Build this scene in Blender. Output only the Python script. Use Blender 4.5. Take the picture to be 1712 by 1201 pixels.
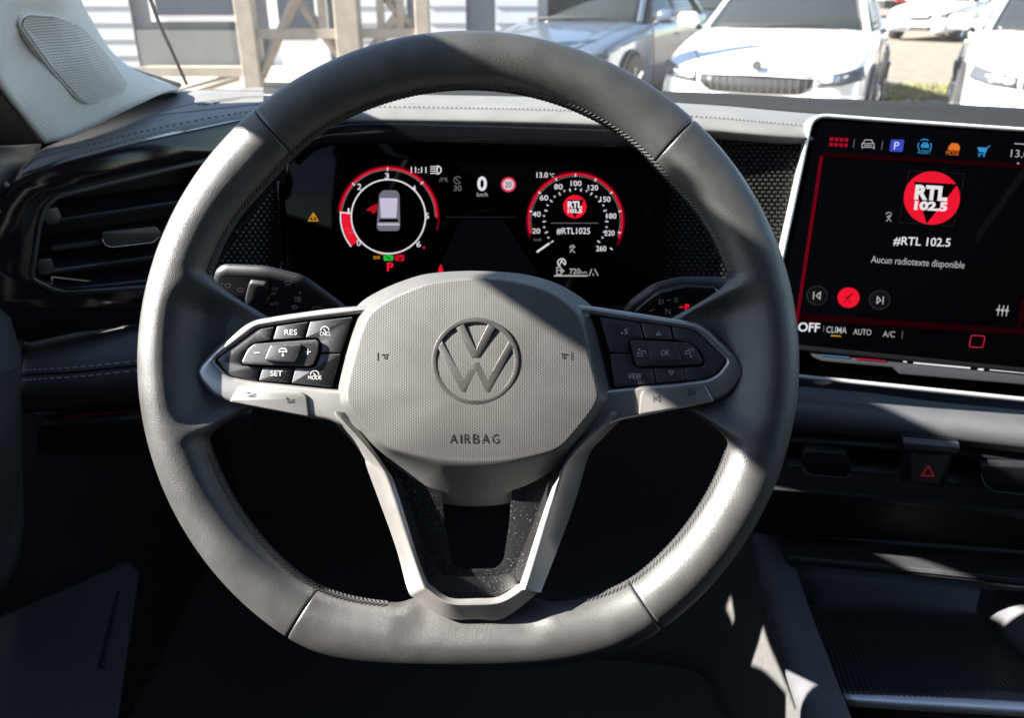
import bpy, bmesh, math, random
from mathutils import Vector, Matrix
from mathutils.geometry import tessellate_polygon

random.seed(7)
for o in list(bpy.data.objects):
    bpy.data.objects.remove(o)
scene = bpy.context.scene
COL = scene.collection

# ------------------------------------------------------------------ camera, light, exposure
PITCH = math.radians(25)
F = 1344.0                       # focal length in photograph pixels (1712 wide)
CX, CY = 856.0, 600.5
CAM = Vector((0, 0, 1.35))
AR = Vector((1, 0, 0))
AU = Vector((0, math.sin(PITCH), math.cos(PITCH)))
AT = Vector((0, -math.cos(PITCH), math.sin(PITCH)))
cd = bpy.data.cameras.new('camera')
cam = bpy.data.objects.new('camera', cd)
COL.objects.link(cam)
cam.location = CAM
cam.rotation_euler = (math.radians(90) - PITCH, 0, 0)
cd.sensor_fit = 'HORIZONTAL'
cd.sensor_width = 36
cd.lens = 36 * F / 1712
cd.clip_start = 0.02
cd.clip_end = 1000
cd.dof.use_dof = True
cd.dof.focus_distance = 0.465
cd.dof.aperture_fstop = 13
scene.camera = cam

EXPO = 3.35
scene.view_settings.view_transform = 'Standard'
scene.view_settings.look = 'None'
scene.view_settings.gamma = 1
scene.view_settings.exposure = EXPO
scene.view_settings.use_curve_mapping = False

SUN = (AR * -0.82 + AU * 0.46 + AT * 0.30).normalized()     # towards the sun
world = bpy.data.worlds.new('World')
scene.world = world
world.use_nodes = True
wn = world.node_tree.nodes
wl = world.node_tree.links
sky = wn.new('ShaderNodeTexSky')
sky.sky_type = 'NISHITA'
sky.sun_disc = False
sky.sun_elevation = math.asin(SUN.z)
sky.sun_rotation = math.atan2(SUN.x, SUN.y)
sky.dust_density = 0.4
wn['Background'].inputs['Strength'].default_value = 0.05
wl.new(sky.outputs[0], wn['Background'].inputs['Color'])
sl = bpy.data.lights.new('sun', 'SUN')
sl.energy = 5.0
sl.angle = math.radians(0.5)
sl.color = (1.0, 0.945, 0.865)
sun = bpy.data.objects.new('sun', sl)
COL.objects.link(sun)
sun.rotation_euler = (-SUN).to_track_quat('-Z', 'Y').to_euler()
sun.location = (-3, 0, 5)
scene.cycles.max_bounces = 8
scene.cycles.transparent_max_bounces = 12

# ------------------------------------------------------------------ helpers
XF = {}                                    # world matrix of every object by name


def W(px, py, d):
    """photograph pixel + distance along the view axis -> point in the cabin"""
    return CAM + AR * ((px - CX) / F * d) + AU * (-(py - CY) / F * d) - AT * d


class Plane:
    """flat surface through p0 spanned by ex (right) and ey (up)"""
    def __init__(s, p0, ex, ey):
        s.p0 = p0
        s.ex = ex.normalized()
        s.ey = ey.normalized()
        s.n = s.ex.cross(s.ey).normalized()
        if s.n.dot(CAM - p0) < 0:
            s.n = -s.n

    def __call__(s, px, py, h=0.0):
        r = W(px, py, 1.0) - CAM
        t = (s.p0 - CAM).dot(s.n) / r.dot(s.n)
        return CAM + r * t + s.n * h


def plane3(a, b, c):
    A, B, Cc = W(*a), W(*b), W(*c)
    return Plane(A, B - A, A - Cc if (A - Cc).dot(AU) > 0 else Cc - A)


def depth(d):
    return lambda px, py, h=0.0: W(px, py, d - h)


def props(o, label=None, cat=None, group=None, kind=None):
    if label: o['label'] = label
    if cat: o['category'] = cat
    if group: o['group'] = group
    if kind: o['kind'] = kind
    return o


def thing(name, M, label, cat, group=None):
    o = bpy.data.objects.new(name, None)
    COL.objects.link(o)
    if isinstance(M, Vector):
        M = Matrix.Translation(M)
    o.matrix_world = M
    o.empty_display_size = 0.05
    XF[o.name] = M.copy()
    return props(o, label, cat, group)


def obj(name, verts, faces, mat, parent=None, smooth=40, local=False, origin=None, solid=0.0, sub=0, recalc=False):
    """link ONE mesh object; verts are world points unless local"""
    if parent is not None:
        M = XF[parent.name]
    else:
        M = Matrix.Translation(origin if origin is not None else sum((Vector(v) for v in verts), Vector()) / len(verts))
    if not local:
        Mi = M.inverted()
        verts = [Mi @ Vector(v) for v in verts]
    me = bpy.data.meshes.new(name)
    me.from_pydata([tuple(v) for v in verts], [], faces)
    me.update()
    if recalc:
        bm = bmesh.new()
        bm.from_mesh(me)
        bmesh.ops.recalc_face_normals(bm, faces=bm.faces[:])
        bm.to_mesh(me)
        bm.free()
    if mat is not None:
        me.materials.append(mat)
    if smooth:
        me.shade_smooth()
        if smooth < 179:
            bm = bmesh.new()
            bm.from_mesh(me)
            lim = math.radians(smooth)
            for e in bm.edges:
                if len(e.link_faces) == 2 and e.calc_face_angle(0) > lim:
                    e.smooth = False
            bm.to_mesh(me)
            bm.free()
    o = bpy.data.objects.new(name, me)
    COL.objects.link(o)
    if parent is not None:
        o.parent = parent
        XF[o.name] = M
    else:
        o.matrix_world = M
        XF[o.name] = M.copy()
    if sub:
        m = o.modifiers.new('sub', 'SUBSURF')
        m.levels = m.render_levels = sub
    if solid:
        m = o.modifiers.new('solid', 'SOLIDIFY')
        m.thickness = solid
        m.offset = -1
    return o


def area2(p):
    return 0.5 * sum(p[i][0] * p[(i + 1) % len(p)][1] - p[(i + 1) % len(p)][0] * p[i][1] for i in range(len(p)))


def round_poly(p, r=4, n=4):
    """round every corner of a 2-D polygon"""
    out = []
    N = len(p)
    for i in range(N):
        a, b, c = Vector(p[i - 1][:2]), Vector(p[i][:2]), Vector(p[(i + 1) % N][:2])
        la, lc = (a - b).length, (c - b).length
        rr = min(r, la * 0.45, lc * 0.45)
        s = b + (a - b) / la * rr
        e = b + (c - b) / lc * rr
        for k in range(n + 1):
            t = k / n
            q = s * (1 - t) ** 2 + b * 2 * t * (1 - t) + e * t * t
            out.append((q.x, q.y))
    return out


def offset_poly(p, d):
    """move every edge of a polygon inwards by d"""
    N = len(p)
    sgn = 1 if area2(p) > 0 else -1
    out = []
    for i in range(N):
        a, b, c = Vector(p[i - 1]), Vector(p[i]), Vector(p[(i + 1) % N])
        e1 = b - a
        e2 = c - b
        if e1.length < 1e-9: e1 = e2
        if e2.length < 1e-9: e2 = e1
        n1 = Vector((-e1.y, e1.x)).normalized() * sgn
        n2 = Vector((-e2.y, e2.x)).normalized() * sgn
        m = n1 + n2
        m = m * 2 / max(m.length_squared, 0.8) if m.length > 1e-6 else n1
        q = b + m * d
        out.append((q.x, q.y))
    return out


def catmull(pts, n, closed=False):
    P = [Vector(p) for p in pts]
    N = len(P)
    out = []
    segs = N if closed else N - 1
    for i in range(segs):
        p1, p2 = P[i], P[(i + 1) % N]
        p0 = P[i - 1] if (i > 0 or closed) else p1 + (p1 - p2)
        p3 = P[(i + 2) % N] if (i + 2 < N or closed) else p2 + (p2 - p1)
        for k in range(n):
            t = k / n
            out.append(0.5 * ((2 * p1) + (p2 - p0) * t + (2 * p0 - 5 * p1 + 4 * p2 - p3) * t * t + (3 * p1 - p0 - 3 * p2 + p3) * t ** 3))
    if not closed:
        out.append(P[-1])
    return out


def plate_geo(outer, holes, mp, h0, h1, bev=2.0, bevh=None, steps=2):
    """solid plate: 2-D outline (pixels) with holes, from height h0 to h1, rounded upper edge"""
    if bevh is None:
        bevh = bev * 0.00034
    V, Fc = [], []

    def ring(p, h):
        s = len(V)
        V.extend(mp(x, y, h) for x, y in p)
        return list(range(s, s + len(p)))

    def strip(a, b, flip):
        n = len(a)
        for i in range(n):
            j = (i + 1) % n
            f = (a[i], a[j], b[j], b[i])
            Fc.append(f[::-1] if flip else f)
    loops = [(list(outer), 1)] + [(list(h), -1) for h in holes]
    tops, topidx, bots, botidx = [], [], [], []
    for lp, s in loops:
        ccw = area2(lp) > 0
        flip = (not ccw) if s == 1 else ccw
        flip = not flip                      # photograph y points down
        base = ring(lp, h0)
        prev = base
        for k in range(steps + 1):
            a = math.pi / 2 * k / steps
            q = offset_poly(lp, s * bev * (1 - math.cos(a))) if k else lp
            r = ring(q, h1 - bevh * (1 - math.sin(a)))
            strip(prev, r, flip)
            prev = r
        tops.append([Vector((x, y, 0)) for x, y in q])
        topidx += prev
        bots.append([Vector((x, y, 0)) for x, y in lp])
        botidx += base
    vs = [v for t in tops for v in t]
    for t in tessellate_polygon(tops):
        a, b, c = (vs[i] for i in t)
        cr = (b - a).cross(c - a).z
        f = tuple(topidx[i] for i in t)
        Fc.append(f if cr < 0 else f[::-1])
    vs = [v for t in bots for v in t]
    for t in tessellate_polygon(bots):
        a, b, c = (vs[i] for i in t)
        cr = (b - a).cross(c - a).z
        f = tuple(botidx[i] for i in t)
        Fc.append(f[::-1] if cr < 0 else f)
    return V, Fc


def plate(name, outer, mp, h0, h1, mat, parent, holes=(), bev=2.0, bevh=None, rnd=0, local=False, smooth=40, steps=2, origin=None):
    if rnd:
        outer = round_poly(outer, rnd)
        holes = [round_poly(h, rnd) for h in holes]
    v, f = plate_geo(outer, holes, mp, h0, h1, bev, bevh, steps)
    return obj(name, v, f, mat, parent, smooth=smooth, local=local, origin=origin, recalc=True)


def grid_faces(nr, nc, closed_c=False, base=0):
    Fc = []
    for i in range(nr - 1):
        for j in range(nc if closed_c else nc - 1):
            k = (j + 1) % nc
            Fc.append((base + i * nc + j, base + i * nc + k, base + (i + 1) * nc + k, base + (i + 1) * nc + j))
    return Fc


def loft_pts(rows, nu=6, nv=6):
    """rows of points -> smooth grid"""
    rows = [catmull(r, nu) for r in rows]
    cols = [catmull([r[j] for r in rows], nv) for j in range(len(rows[0]))]
    return [[c[i] for c in cols] for i in range(len(cols[0]))]


def orient(V, Fc, view=CAM):
    s = 0
    for f in Fc[::max(1, len(Fc) // 60)]:
        a, b, c = V[f[0]], V[f[1]], V[f[2]]
        s += (b - a).cross(c - a).dot(view - a)
    return Fc if s >= 0 else [f[::-1] for f in Fc]


def loft(name, rows, mat, parent, nu=6, nv=6, solid=0.004, smooth=60, world=False, view=CAM, kind=None, origin=None):
    if not world:
        rows = [[W(*p) for p in r] for r in rows]
    else:
        rows = [[Vector(p) for p in r] for r in rows]
    g = loft_pts(rows, nu, nv)
    V = [v for r in g for v in r]
    Fc = orient(V, grid_faces(len(g), len(g[0])), view)
    o = obj(name, V, Fc, mat, parent, smooth=smooth, solid=solid, origin=origin)
    if kind: o['kind'] = kind
    return o


def tube_geo(path, rad, n=8, cap=True, V=None, Fc=None):
    V = [] if V is None else V
    Fc = [] if Fc is None else Fc
    b0 = len(V)
    P = [Vector(p) for p in path]
    up = None
    for i, p in enumerate(P):
        t = (P[min(i + 1, len(P) - 1)] - P[max(i - 1, 0)]).normalized()
        if up is None:
            up = Vector((0, 0, 1)) if abs(t.z) < 0.9 else Vector((1, 0, 0))
        s = t.cross(up).normalized()
        up = s.cross(t).normalized()
        r = rad(i / max(1, len(P) - 1)) if callable(rad) else rad
        for k in range(n):
            a = 2 * math.pi * k / n
            V.append(p + s * math.cos(a) * r + up * math.sin(a) * r)
    Fc += [f[::-1] for f in grid_faces(len(P), n, True, b0)]
    if cap:
        Fc.append(tuple(range(b0, b0 + n)))
        e = b0 + (len(P) - 1) * n
        Fc.append(tuple(range(e + n - 1, e - 1, -1)))
    return V, Fc


def box_geo(lo, hi, V=None, Fc=None, M=None, bev=0.0):
    V = [] if V is None else V
    Fc = [] if Fc is None else Fc
    b = len(V)
    x0, y0, z0 = lo
    x1, y1, z1 = hi
    if bev <= 0:
        pts = [(x0, y0, z0), (x1, y0, z0), (x1, y1, z0), (x0, y1, z0), (x0, y0, z1), (x1, y0, z1), (x1, y1, z1), (x0, y1, z1)]
        fs = [(3, 2, 1, 0), (4, 5, 6, 7), (0, 1, 5, 4), (1, 2, 6, 5), (2, 3, 7, 6), (3, 0, 4, 7)]
    else:
        bm = bmesh.new()
        bmesh.ops.create_cube(bm, size=1)
        for v in bm.verts:
            v.co = Vector((x0 + (v.co.x + .5) * (x1 - x0), y0 + (v.co.y + .5) * (y1 - y0), z0 + (v.co.z + .5) * (z1 - z0)))
        bmesh.ops.bevel(bm, geom=bm.edges[:], offset=bev, segments=2, affect='EDGES', profile=0.5)
        bm.verts.index_update()
        pts = [v.co.copy() for v in bm.verts]
        fs = [tuple(v.index for v in f.verts) for f in bm.faces]
        bm.free()
    for p in pts:
        p = Vector(p)
        V.append(M @ p if M else p)
    Fc += [tuple(b + i for i in f) for f in fs]
    return V, Fc


class Ink:
    """flat print laid on a surface: polygons in photograph pixels mapped to the surface"""
    def __init__(s, mp, h=0.0004):
        s.mp, s.h, s.V, s.F, s.cuts = mp, h, [], [], []

    def poly(s, pts):
        b = len(s.V)
        s.V += [s.mp(x, y, s.h) for x, y in pts]
        P = [Vector((x, y, 0)) for x, y in pts]
        for t in tessellate_polygon([P]):
            a, bb, c = (P[i] for i in t)
            t = tuple(b + i for i in t)
            s.F.append(t if (bb - a).cross(c - a).z < 0 else t[::-1])
        return s

    def stroke(s, pts, w=1.2, closed=False):
        P = [Vector(p) for p in pts]
        if closed:
            P = P + [P[0]]
        for a, b in zip(P, P[1:]):
            d = b - a
            if d.length < 1e-6: continue
            d.normalize()
            n = Vector((-d.y, d.x)) * w / 2
            e = d * w * 0.25
            s.poly([tuple(a - e + n), tuple(b + e + n), tuple(b + e - n), tuple(a - e - n)])
        return s

    def arc(s, cx, cy, r, a0, a1, w=1.2, n=None, ry=None):
        ry = ry or r
        n = n or max(6, int(abs(a1 - a0) / 6))
        o, i = [], []
        for k in range(n + 1):
            a = math.radians(a0 + (a1 - a0) * k / n)
            o.append((cx + (r + w / 2) * math.cos(a), cy - (ry + w / 2) * math.sin(a)))
            i.append((cx + (r - w / 2) * math.cos(a), cy - (ry - w / 2) * math.sin(a)))
        for k in range(n):
            s.poly([o[k], o[k + 1], i[k + 1], i[k]])
        return s

    def disc(s, cx, cy, r, n=36, ry=None):
        ry = ry or r
        return s.poly([(cx + r * math.cos(2 * math.pi * k / n), cy + ry * math.sin(2 * math.pi * k / n)) for k in range(n)])

    def text(s, txt, cx, cy, w, h, bold=0.0, shear=0.0, slope=0.0):
        """text fitted to a box of w x h pixels centred at cx, cy"""
        V2, F2 = text_mesh(txt, bold)
        xs = [v[0] for v in V2]
        ys = [v[1] for v in V2]
        x0, x1, y0, y1 = min(xs), max(xs), min(ys), max(ys)
        b = len(s.V)
        for x, y in V2:
            u = (x - x0) / (x1 - x0) - 0.5
            v = (y - y0) / (y1 - y0) - 0.5
            X = cx + u * w + v * h * shear
            Y = cy - v * h + u * w * slope
            s.V.append(s.mp(X, Y, s.h))
        s.F += [tuple(b + i for i in f) for f in F2]
        return s

    def cut(s):
        """what follows is a separate piece"""
        s.cuts.append((len(s.V), len(s.F)))
        return s

    def build(s, name, mat, parent, local=False):
        ends = s.cuts + [(len(s.V), len(s.F))]
        v0 = f0 = 0
        for v1, f1 in ends:
            if v1 > v0:
                o = obj(name, s.V[v0:v1], [tuple(i - v0 for i in f) for f in s.F[f0:f1]], mat, parent, smooth=0, local=local)
            v0, f0 = v1, f1
        return o


_tc = {}


def text_mesh(txt, bold):
    k = (txt, bold)
    if k not in _tc:
        cu = bpy.data.curves.new('t', 'FONT')
        cu.body = txt
        cu.offset = bold
        cu.resolution_u = 4
        o = bpy.data.objects.new('t', cu)
        COL.objects.link(o)
        me = bpy.data.meshes.new_from_object(o)
        _tc[k] = ([(v.co.x, v.co.y) for v in me.vertices], [tuple(p.vertices) for p in me.polygons])
        bpy.data.objects.remove(o)
        bpy.data.meshes.remove(me)
        bpy.data.curves.remove(cu)
    return _tc[k]


# ------------------------------------------------------------------ materials
def mat(name, col, rough=0.5, metal=0.0, spec=0.5, bump=None, bs=0.3, scale=1000.0, var=0.0, vscale=40.0, coat=0.0, dust=0.0, dscale=900.0, alpha=1.0):
    m = bpy.data.materials.new(name)
    m.use_nodes = True
    nt = m.node_tree
    N, L = nt.nodes, nt.links
    b = N['Principled BSDF']
    b.inputs['Base Color'].default_value = (*col, 1)
    b.inputs['Roughness'].default_value = rough
    b.inputs['Metallic'].default_value = metal
    b.inputs['Specular IOR Level'].default_value = spec
    b.inputs['Coat Weight'].default_value = coat
    b.inputs['Coat Roughness'].default_value = 0.04
    tc = N.new('ShaderNodeTexCoord')
    src = None
    colsock = None
    if var:
        nz = N.new('ShaderNodeTexNoise')
        nz.inputs['Scale'].default_value = vscale
        nz.inputs['Detail'].default_value = 6
        L.new(tc.outputs['Object'], nz.inputs['Vector'])
        r = N.new('ShaderNodeMapRange')
        r.inputs['From Min'].default_value = 0.3
        r.inputs['From Max'].default_value = 0.7
        r.inputs['To Min'].default_value = 1 - var
        r.inputs['To Max'].default_value = 1 + var
        L.new(nz.outputs['Fac'], r.inputs['Value'])
        mx = N.new('ShaderNodeMix')
        mx.data_type = 'RGBA'
        mx.blend_type = 'MULTIPLY'
        mx.inputs['Factor'].default_value = 1
        mx.inputs['A'].default_value = (*col, 1)
        L.new(r.outputs['Result'], mx.inputs['B'])
        colsock = mx.outputs['Result']
        r2 = N.new('ShaderNodeMapRange')
        r2.inputs['From Min'].default_value = 0.3
        r2.inputs['From Max'].default_value = 0.7
        r2.inputs['To Min'].default_value = max(0.02, rough - 0.07)
        r2.inputs['To Max'].default_value = rough + 0.07
        L.new(nz.outputs['Fac'], r2.inputs['Value'])
        L.new(r2.outputs['Result'], b.inputs['Roughness'])
    if dust:
        vo = N.new('ShaderNodeTexVoronoi')
        vo.inputs['Scale'].default_value = dscale
        L.new(tc.outputs['Object'], vo.inputs['Vector'])
        rnd = N.new('ShaderNodeSeparateColor')
        L.new(vo.outputs['Color'], rnd.inputs[0])
        th = N.new('ShaderNodeMath'); th.operation = 'MULTIPLY'
        L.new(rnd.outputs[0], th.inputs[0]); th.inputs[1].default_value = 0.42
        sq = N.new('ShaderNodeMath'); sq.operation = 'POWER'
        L.new(th.outputs[0], sq.inputs[0]); sq.inputs[1].default_value = 1.6
        lt = N.new('ShaderNodeMath'); lt.operation = 'LESS_THAN'
        L.new(vo.outputs['Distance'], lt.inputs[0]); L.new(sq.outputs[0], lt.inputs[1])
        nz2 = N.new('ShaderNodeTexNoise'); nz2.inputs['Scale'].default_value = 60
        L.new(tc.outputs['Object'], nz2.inputs['Vector'])
        mm = N.new('ShaderNodeMath'); mm.operation = 'MULTIPLY'
        L.new(lt.outputs[0], mm.inputs[0])
        mr = N.new('ShaderNodeMapRange'); mr.inputs['From Min'].default_value = 0.35; mr.inputs['From Max'].default_value = 0.65
        mr.inputs['To Min'].default_value = 0.1 * dust; mr.inputs['To Max'].default_value = dust
        L.new(nz2.outputs['Fac'], mr.inputs['Value']); L.new(mr.outputs['Result'], mm.inputs[1])
        mx = N.new('ShaderNodeMix'); mx.data_type = 'RGBA'
        mx.inputs['A'].default_value = (*col, 1)
        if colsock: L.new(colsock, mx.inputs['A'])
        mx.inputs['B'].default_value = (0.42, 0.40, 0.37, 1)
        L.new(mm.outputs[0], mx.inputs['Factor'])
        colsock = mx.outputs['Result']
    if bump:
        hs = None
        mp = N.new('ShaderNodeMapping')
        L.new(tc.outputs['Object'], mp.inputs['Vector'])
        if bump == 'leather':
            vo = N.new('ShaderNodeTexVoronoi')
            vo.inputs['Scale'].default_value = scale
            vo.feature = 'SMOOTH_F1'
            nz = N.new('ShaderNodeTexNoise')
            nz.inputs['Scale'].default_value = scale * 0.6
            nz.inputs['Detail'].default_value = 4
            L.new(mp.outputs[0], vo.inputs['Vector'])
            L.new(mp.outputs[0], nz.inputs['Vector'])
            a = N.new('ShaderNodeMath'); a.operation = 'ADD'
            L.new(vo.outputs['Distance'], a.inputs[0]); L.new(nz.outputs['Fac'], a.inputs[1])
            hs = a.outputs[0]
        elif bump == 'noise':
            nz = N.new('ShaderNodeTexNoise')
            nz.inputs['Scale'].default_value = scale
            nz.inputs['Detail'].default_value = 5
            L.new(mp.outputs[0], nz.inputs['Vector'])
            hs = nz.outputs['Fac']
        elif bump in ('dots', 'weave', 'holes'):
            # hexagonal lattice of small knobs in the local XY plane: sum of three cosines
            sx = N.new('ShaderNodeSeparateXYZ')
            L.new(mp.outputs[0], sx.inputs[0])
            acc = None
            for ang in (0, 60, 120):
                c, s_ = math.cos(math.radians(ang)), math.sin(math.radians(ang))
                m1 = N.new('ShaderNodeMath'); m1.operation = 'MULTIPLY'; m1.inputs[1].default_value = c * scale
                m2 = N.new('ShaderNodeMath'); m2.operation = 'MULTIPLY_ADD'; m2.inputs[1].default_value = s_ * scale
                L.new(sx.outputs[0], m1.inputs[0]); L.new(sx.outputs[1], m2.inputs[0]); L.new(m1.outputs[0], m2.inputs[2])
                cs = N.new('ShaderNodeMath'); cs.operation = 'COSINE'
                L.new(m2.outputs[0], cs.inputs[0])
                if acc is None:
                    acc = cs.outputs[0]
                else:
                    ad = N.new('ShaderNodeMath'); ad.operation = 'ADD'
                    L.new(acc, ad.inputs[0]); L.new(cs.outputs[0], ad.inputs[1])
                    acc = ad.outputs[0]
            hs = acc
            if bump == 'holes':
                st = N.new('ShaderNodeMapRange')
                st.interpolation_type = 'SMOOTHSTEP'
                st.inputs['From Min'].default_value = 0.9; st.inputs['From Max'].default_value = 1.7
                L.new(acc, st.inputs['Value'])
                inv = N.new('ShaderNodeMath'); inv.operation = 'SUBTRACT'; inv.inputs[0].default_value = 1
                L.new(st.outputs[0], inv.inputs[1])
                hs = inv.outputs[0]
                mx = N.new('ShaderNodeMix'); mx.data_type = 'RGBA'
                mx.inputs['A'].default_value = (*col, 1)
                mx.inputs['B'].default_value = (*[c * 0.16 for c in col], 1)
                L.new(st.outputs[0], mx.inputs['Factor'])
                colsock = mx.outputs['Result']
        elif bump == 'cloth':
            acc = None
            for dr in ('X', 'Y'):
                wv = N.new('ShaderNodeTexWave')
                wv.bands_direction = dr
                wv.inputs['Scale'].default_value = scale
                wv.inputs['Distortion'].default_value = 0.6
                L.new(mp.outputs[0], wv.inputs['Vector'])
                if acc is None: acc = wv.outputs['Fac']
                else:
                    ad = N.new('ShaderNodeMath'); ad.operation = 'ADD'
                    L.new(acc, ad.inputs[0]); L.new(wv.outputs['Fac'], ad.inputs[1]); acc = ad.outputs[0]
            hs = acc
        bn = N.new('ShaderNodeBump')
        bn.inputs['Strength'].default_value = bs
        bn.inputs['Distance'].default_value = 0.0006
        L.new(hs, bn.inputs['Height'])
        L.new(bn.outputs[0], b.inputs['Normal'])
    if colsock:
        L.new(colsock, b.inputs['Base Color'])
    return m


def emit(name, col, level=1.0):
    """lit pixels of a display: level is the brightness on the photograph"""
    m = bpy.data.materials.new(name)
    m.use_nodes = True
    N, L = m.node_tree.nodes, m.node_tree.links
    N.remove(N['Principled BSDF'])
    e = N.new('ShaderNodeEmission')
    e.inputs['Color'].default_value = (*col, 1)
    e.inputs['Strength'].default_value = level / 2 ** EXPO
    L.new(e.outputs[0], N['Material Output'].inputs['Surface'])
    return m


def glass_mat(name, tint=(1, 1, 1), refl=0.06, haze=0.0):
    m = bpy.data.materials.new(name)
    m.use_nodes = True
    N, L = m.node_tree.nodes, m.node_tree.links
    N.remove(N['Principled BSDF'])
    out = N['Material Output']
    tr = N.new('ShaderNodeBsdfTransparent'); tr.inputs[0].default_value = (*tint, 1)
    gl = N.new('ShaderNodeBsdfGlossy'); gl.inputs['Roughness'].default_value = 0.02
    fr = N.new('ShaderNodeFresnel'); fr.inputs['IOR'].default_value = 1.3
    mx = N.new('ShaderNodeMixShader')
    ml = N.new('ShaderNodeMath'); ml.operation = 'MULTIPLY'; ml.inputs[1].default_value = refl / 0.05
    L.new(fr.outputs[0], ml.inputs[0])
    mn = N.new('ShaderNodeMath'); mn.operation = 'MINIMUM'; mn.inputs[1].default_value = 0.35
    L.new(ml.outputs[0], mn.inputs[0])
    L.new(mn.outputs[0], mx.inputs[0]); L.new(tr.outputs[0], mx.inputs[1]); L.new(gl.outputs[0], mx.inputs[2])
    last = mx
    if haze:
        df = N.new('ShaderNodeBsdfTranslucent'); df.inputs[0].default_value = (0.9, 0.88, 0.84, 1)
        d2 = N.new('ShaderNodeBsdfDiffuse'); d2.inputs[0].default_value = (0.9, 0.88, 0.84, 1)
        a = N.new('ShaderNodeMixShader'); a.inputs[0].default_value = 0.5
        L.new(df.outputs[0], a.inputs[1]); L.new(d2.outputs[0], a.inputs[2])
        m2 = N.new('ShaderNodeMixShader'); m2.inputs[0].default_value = haze
        L.new(mx.outputs[0], m2.inputs[1]); L.new(a.outputs[0], m2.inputs[2])
        last = m2
    L.new(last.outputs[0], out.inputs['Surface'])
    return m


LEATHER = mat('wheel_leather', (0.032, 0.0316, 0.031), 0.42, bump='leather', bs=0.30, scale=2300, var=0.12, vscale=60)
THREAD = mat('black_thread', (0.02, 0.02, 0.021), 0.6)
PADM = mat('hub_plastic', (0.050, 0.049, 0.047), 0.5, bump='dots', bs=0.10, scale=4900, var=0.05)
SATIN = mat('satin_silver', (0.30, 0.29, 0.28), 0.36, metal=0.75, bump='noise', bs=0.05, scale=3000, var=0.06, dust=0.5, dscale=700)
KEY = mat('button_black', (0.022, 0.022, 0.024), 0.42, bump='noise', bs=0.08, scale=4000, dust=0.35, dscale=800)
GAP = mat('gap_black', (0.005, 0.005, 0.006), 0.6, spec=0.15)
PIANO = mat('piano_black', (0.005, 0.005, 0.006), 0.10, spec=0.3, dust=0.08, dscale=900)
PIANOD = mat('dusty_piano_black', (0.008, 0.008, 0.009), 0.12, dust=0.8, dscale=1300)
CHROME = mat('chrome', (0.45, 0.44, 0.43), 0.16, metal=1.0, dust=0.6, dscale=600)
CHROMEL = mat('light_chrome', (0.46, 0.46, 0.47), 0.26, metal=0.45)
DASH = mat('dash_skin', (0.115, 0.111, 0.106), 0.58, bump='leather', bs=0.25, scale=1300, var=0.08)
DASHK = mat('dash_black', (0.016, 0.016, 0.018), 0.55, bump='leather', bs=0.2, scale=1200, var=0.1)
SOFT = mat('soft_pad', (0.050, 0.051, 0.056), 0.55, bump='leather', bs=0.2, scale=1300, var=0.08)
DARKP = mat('dark_plastic', (0.012, 0.012, 0.013), 0.5, bump='noise', bs=0.1, scale=2500, var=0.1)
RUBBER = mat('window_rubber', (0.006, 0.006, 0.007), 1.0, spec=0.0)
EDGE = mat('sky_sheen_edge', (0.80, 0.80, 0.82), 0.2, metal=0.25)  # chrome lip coloured pale in place of the sky it would reflect
DEMIST = mat('demister_black', (0.010, 0.0095, 0.009), 0.75, spec=0.2, bump='noise', bs=0.1, scale=2500)
VENTP = mat('vent_plastic', (0.009, 0.009, 0.011), 0.35, var=0.1)
TRIM = mat('pillar_cloth', (0.60, 0.575, 0.535), 0.8, bump='cloth', bs=0.15, scale=220, var=0.05)
GRILLE = mat('tweeter_mesh', (0.54, 0.515, 0.48), 0.6, bump='holes', bs=0.4, scale=2900)
LINER = mat('headliner', (0.05, 0.05, 0.052), 0.9, bump='noise', bs=0.2, scale=900)  # roof lining out of view, made dark to dim cabin light and reflections
STITCH = mat('grey_thread', (0.30, 0.30, 0.30), 0.7)
STITCHD = mat('dash_thread', (0.07, 0.07, 0.07), 0.7)
CARPET = mat('carpet', (0.035, 0.034, 0.033), 0.95, bump='noise', bs=0.6, scale=1600, var=0.25, vscale=200)
GLASSD = mat('display_glass', (0.0004, 0.0005, 0.0008), 0.04, spec=0.05)
HEX = mat('honeycomb_black', (0.020, 0.019, 0.018), 0.22)
PRINT = mat('white_print', (0.34, 0.34, 0.34), 0.7)
PRINTD = mat('dark_print', (0.004, 0.004, 0.004), 0.9, spec=0.1)
EMBLEM = mat('emblem_metal', (0.11, 0.105, 0.10), 0.26, metal=0.7, dust=0.7, dscale=700)
WSG = glass_mat('windscreen_glass', (0.66, 0.68, 0.675), 0.03, 0.018)
E_W = emit('lit_white', (0.92, 0.88, 0.95), 0.85)
E_WS = emit('lit_soft_white', (0.85, 0.85, 0.88), 0.5)
E_G = emit('lit_grey', (0.7, 0.7, 0.75), 0.22)
E_DG = emit('lit_dark_grey', (0.5, 0.5, 0.55), 0.05)
E_R = emit('lit_red', (1.0, 0.01, 0.035), 0.85)
E_RD = emit('lit_dim_red', (1.0, 0.01, 0.06), 0.13)
E_RDD = emit('lit_faint_red', (1.0, 0.02, 0.12), 0.014)
E_B = emit('lit_blue', (0.06, 0.10, 0.75), 0.7)
E_C = emit('lit_cyan', (0.05, 0.42, 0.9), 0.7)
E_O = emit('lit_orange', (1.0, 0.22, 0.03), 0.75)
E_A = emit('lit_amber', (1.0, 0.42, 0.02), 0.6)
E_GR = emit('lit_green', (0.03, 0.75, 0.06), 0.6)
E_PU = emit('lit_road_haze', (0.4, 0.35, 0.6), 0.005)
E_K = emit('unlit_black', (0, 0, 0), 0.0)

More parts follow.
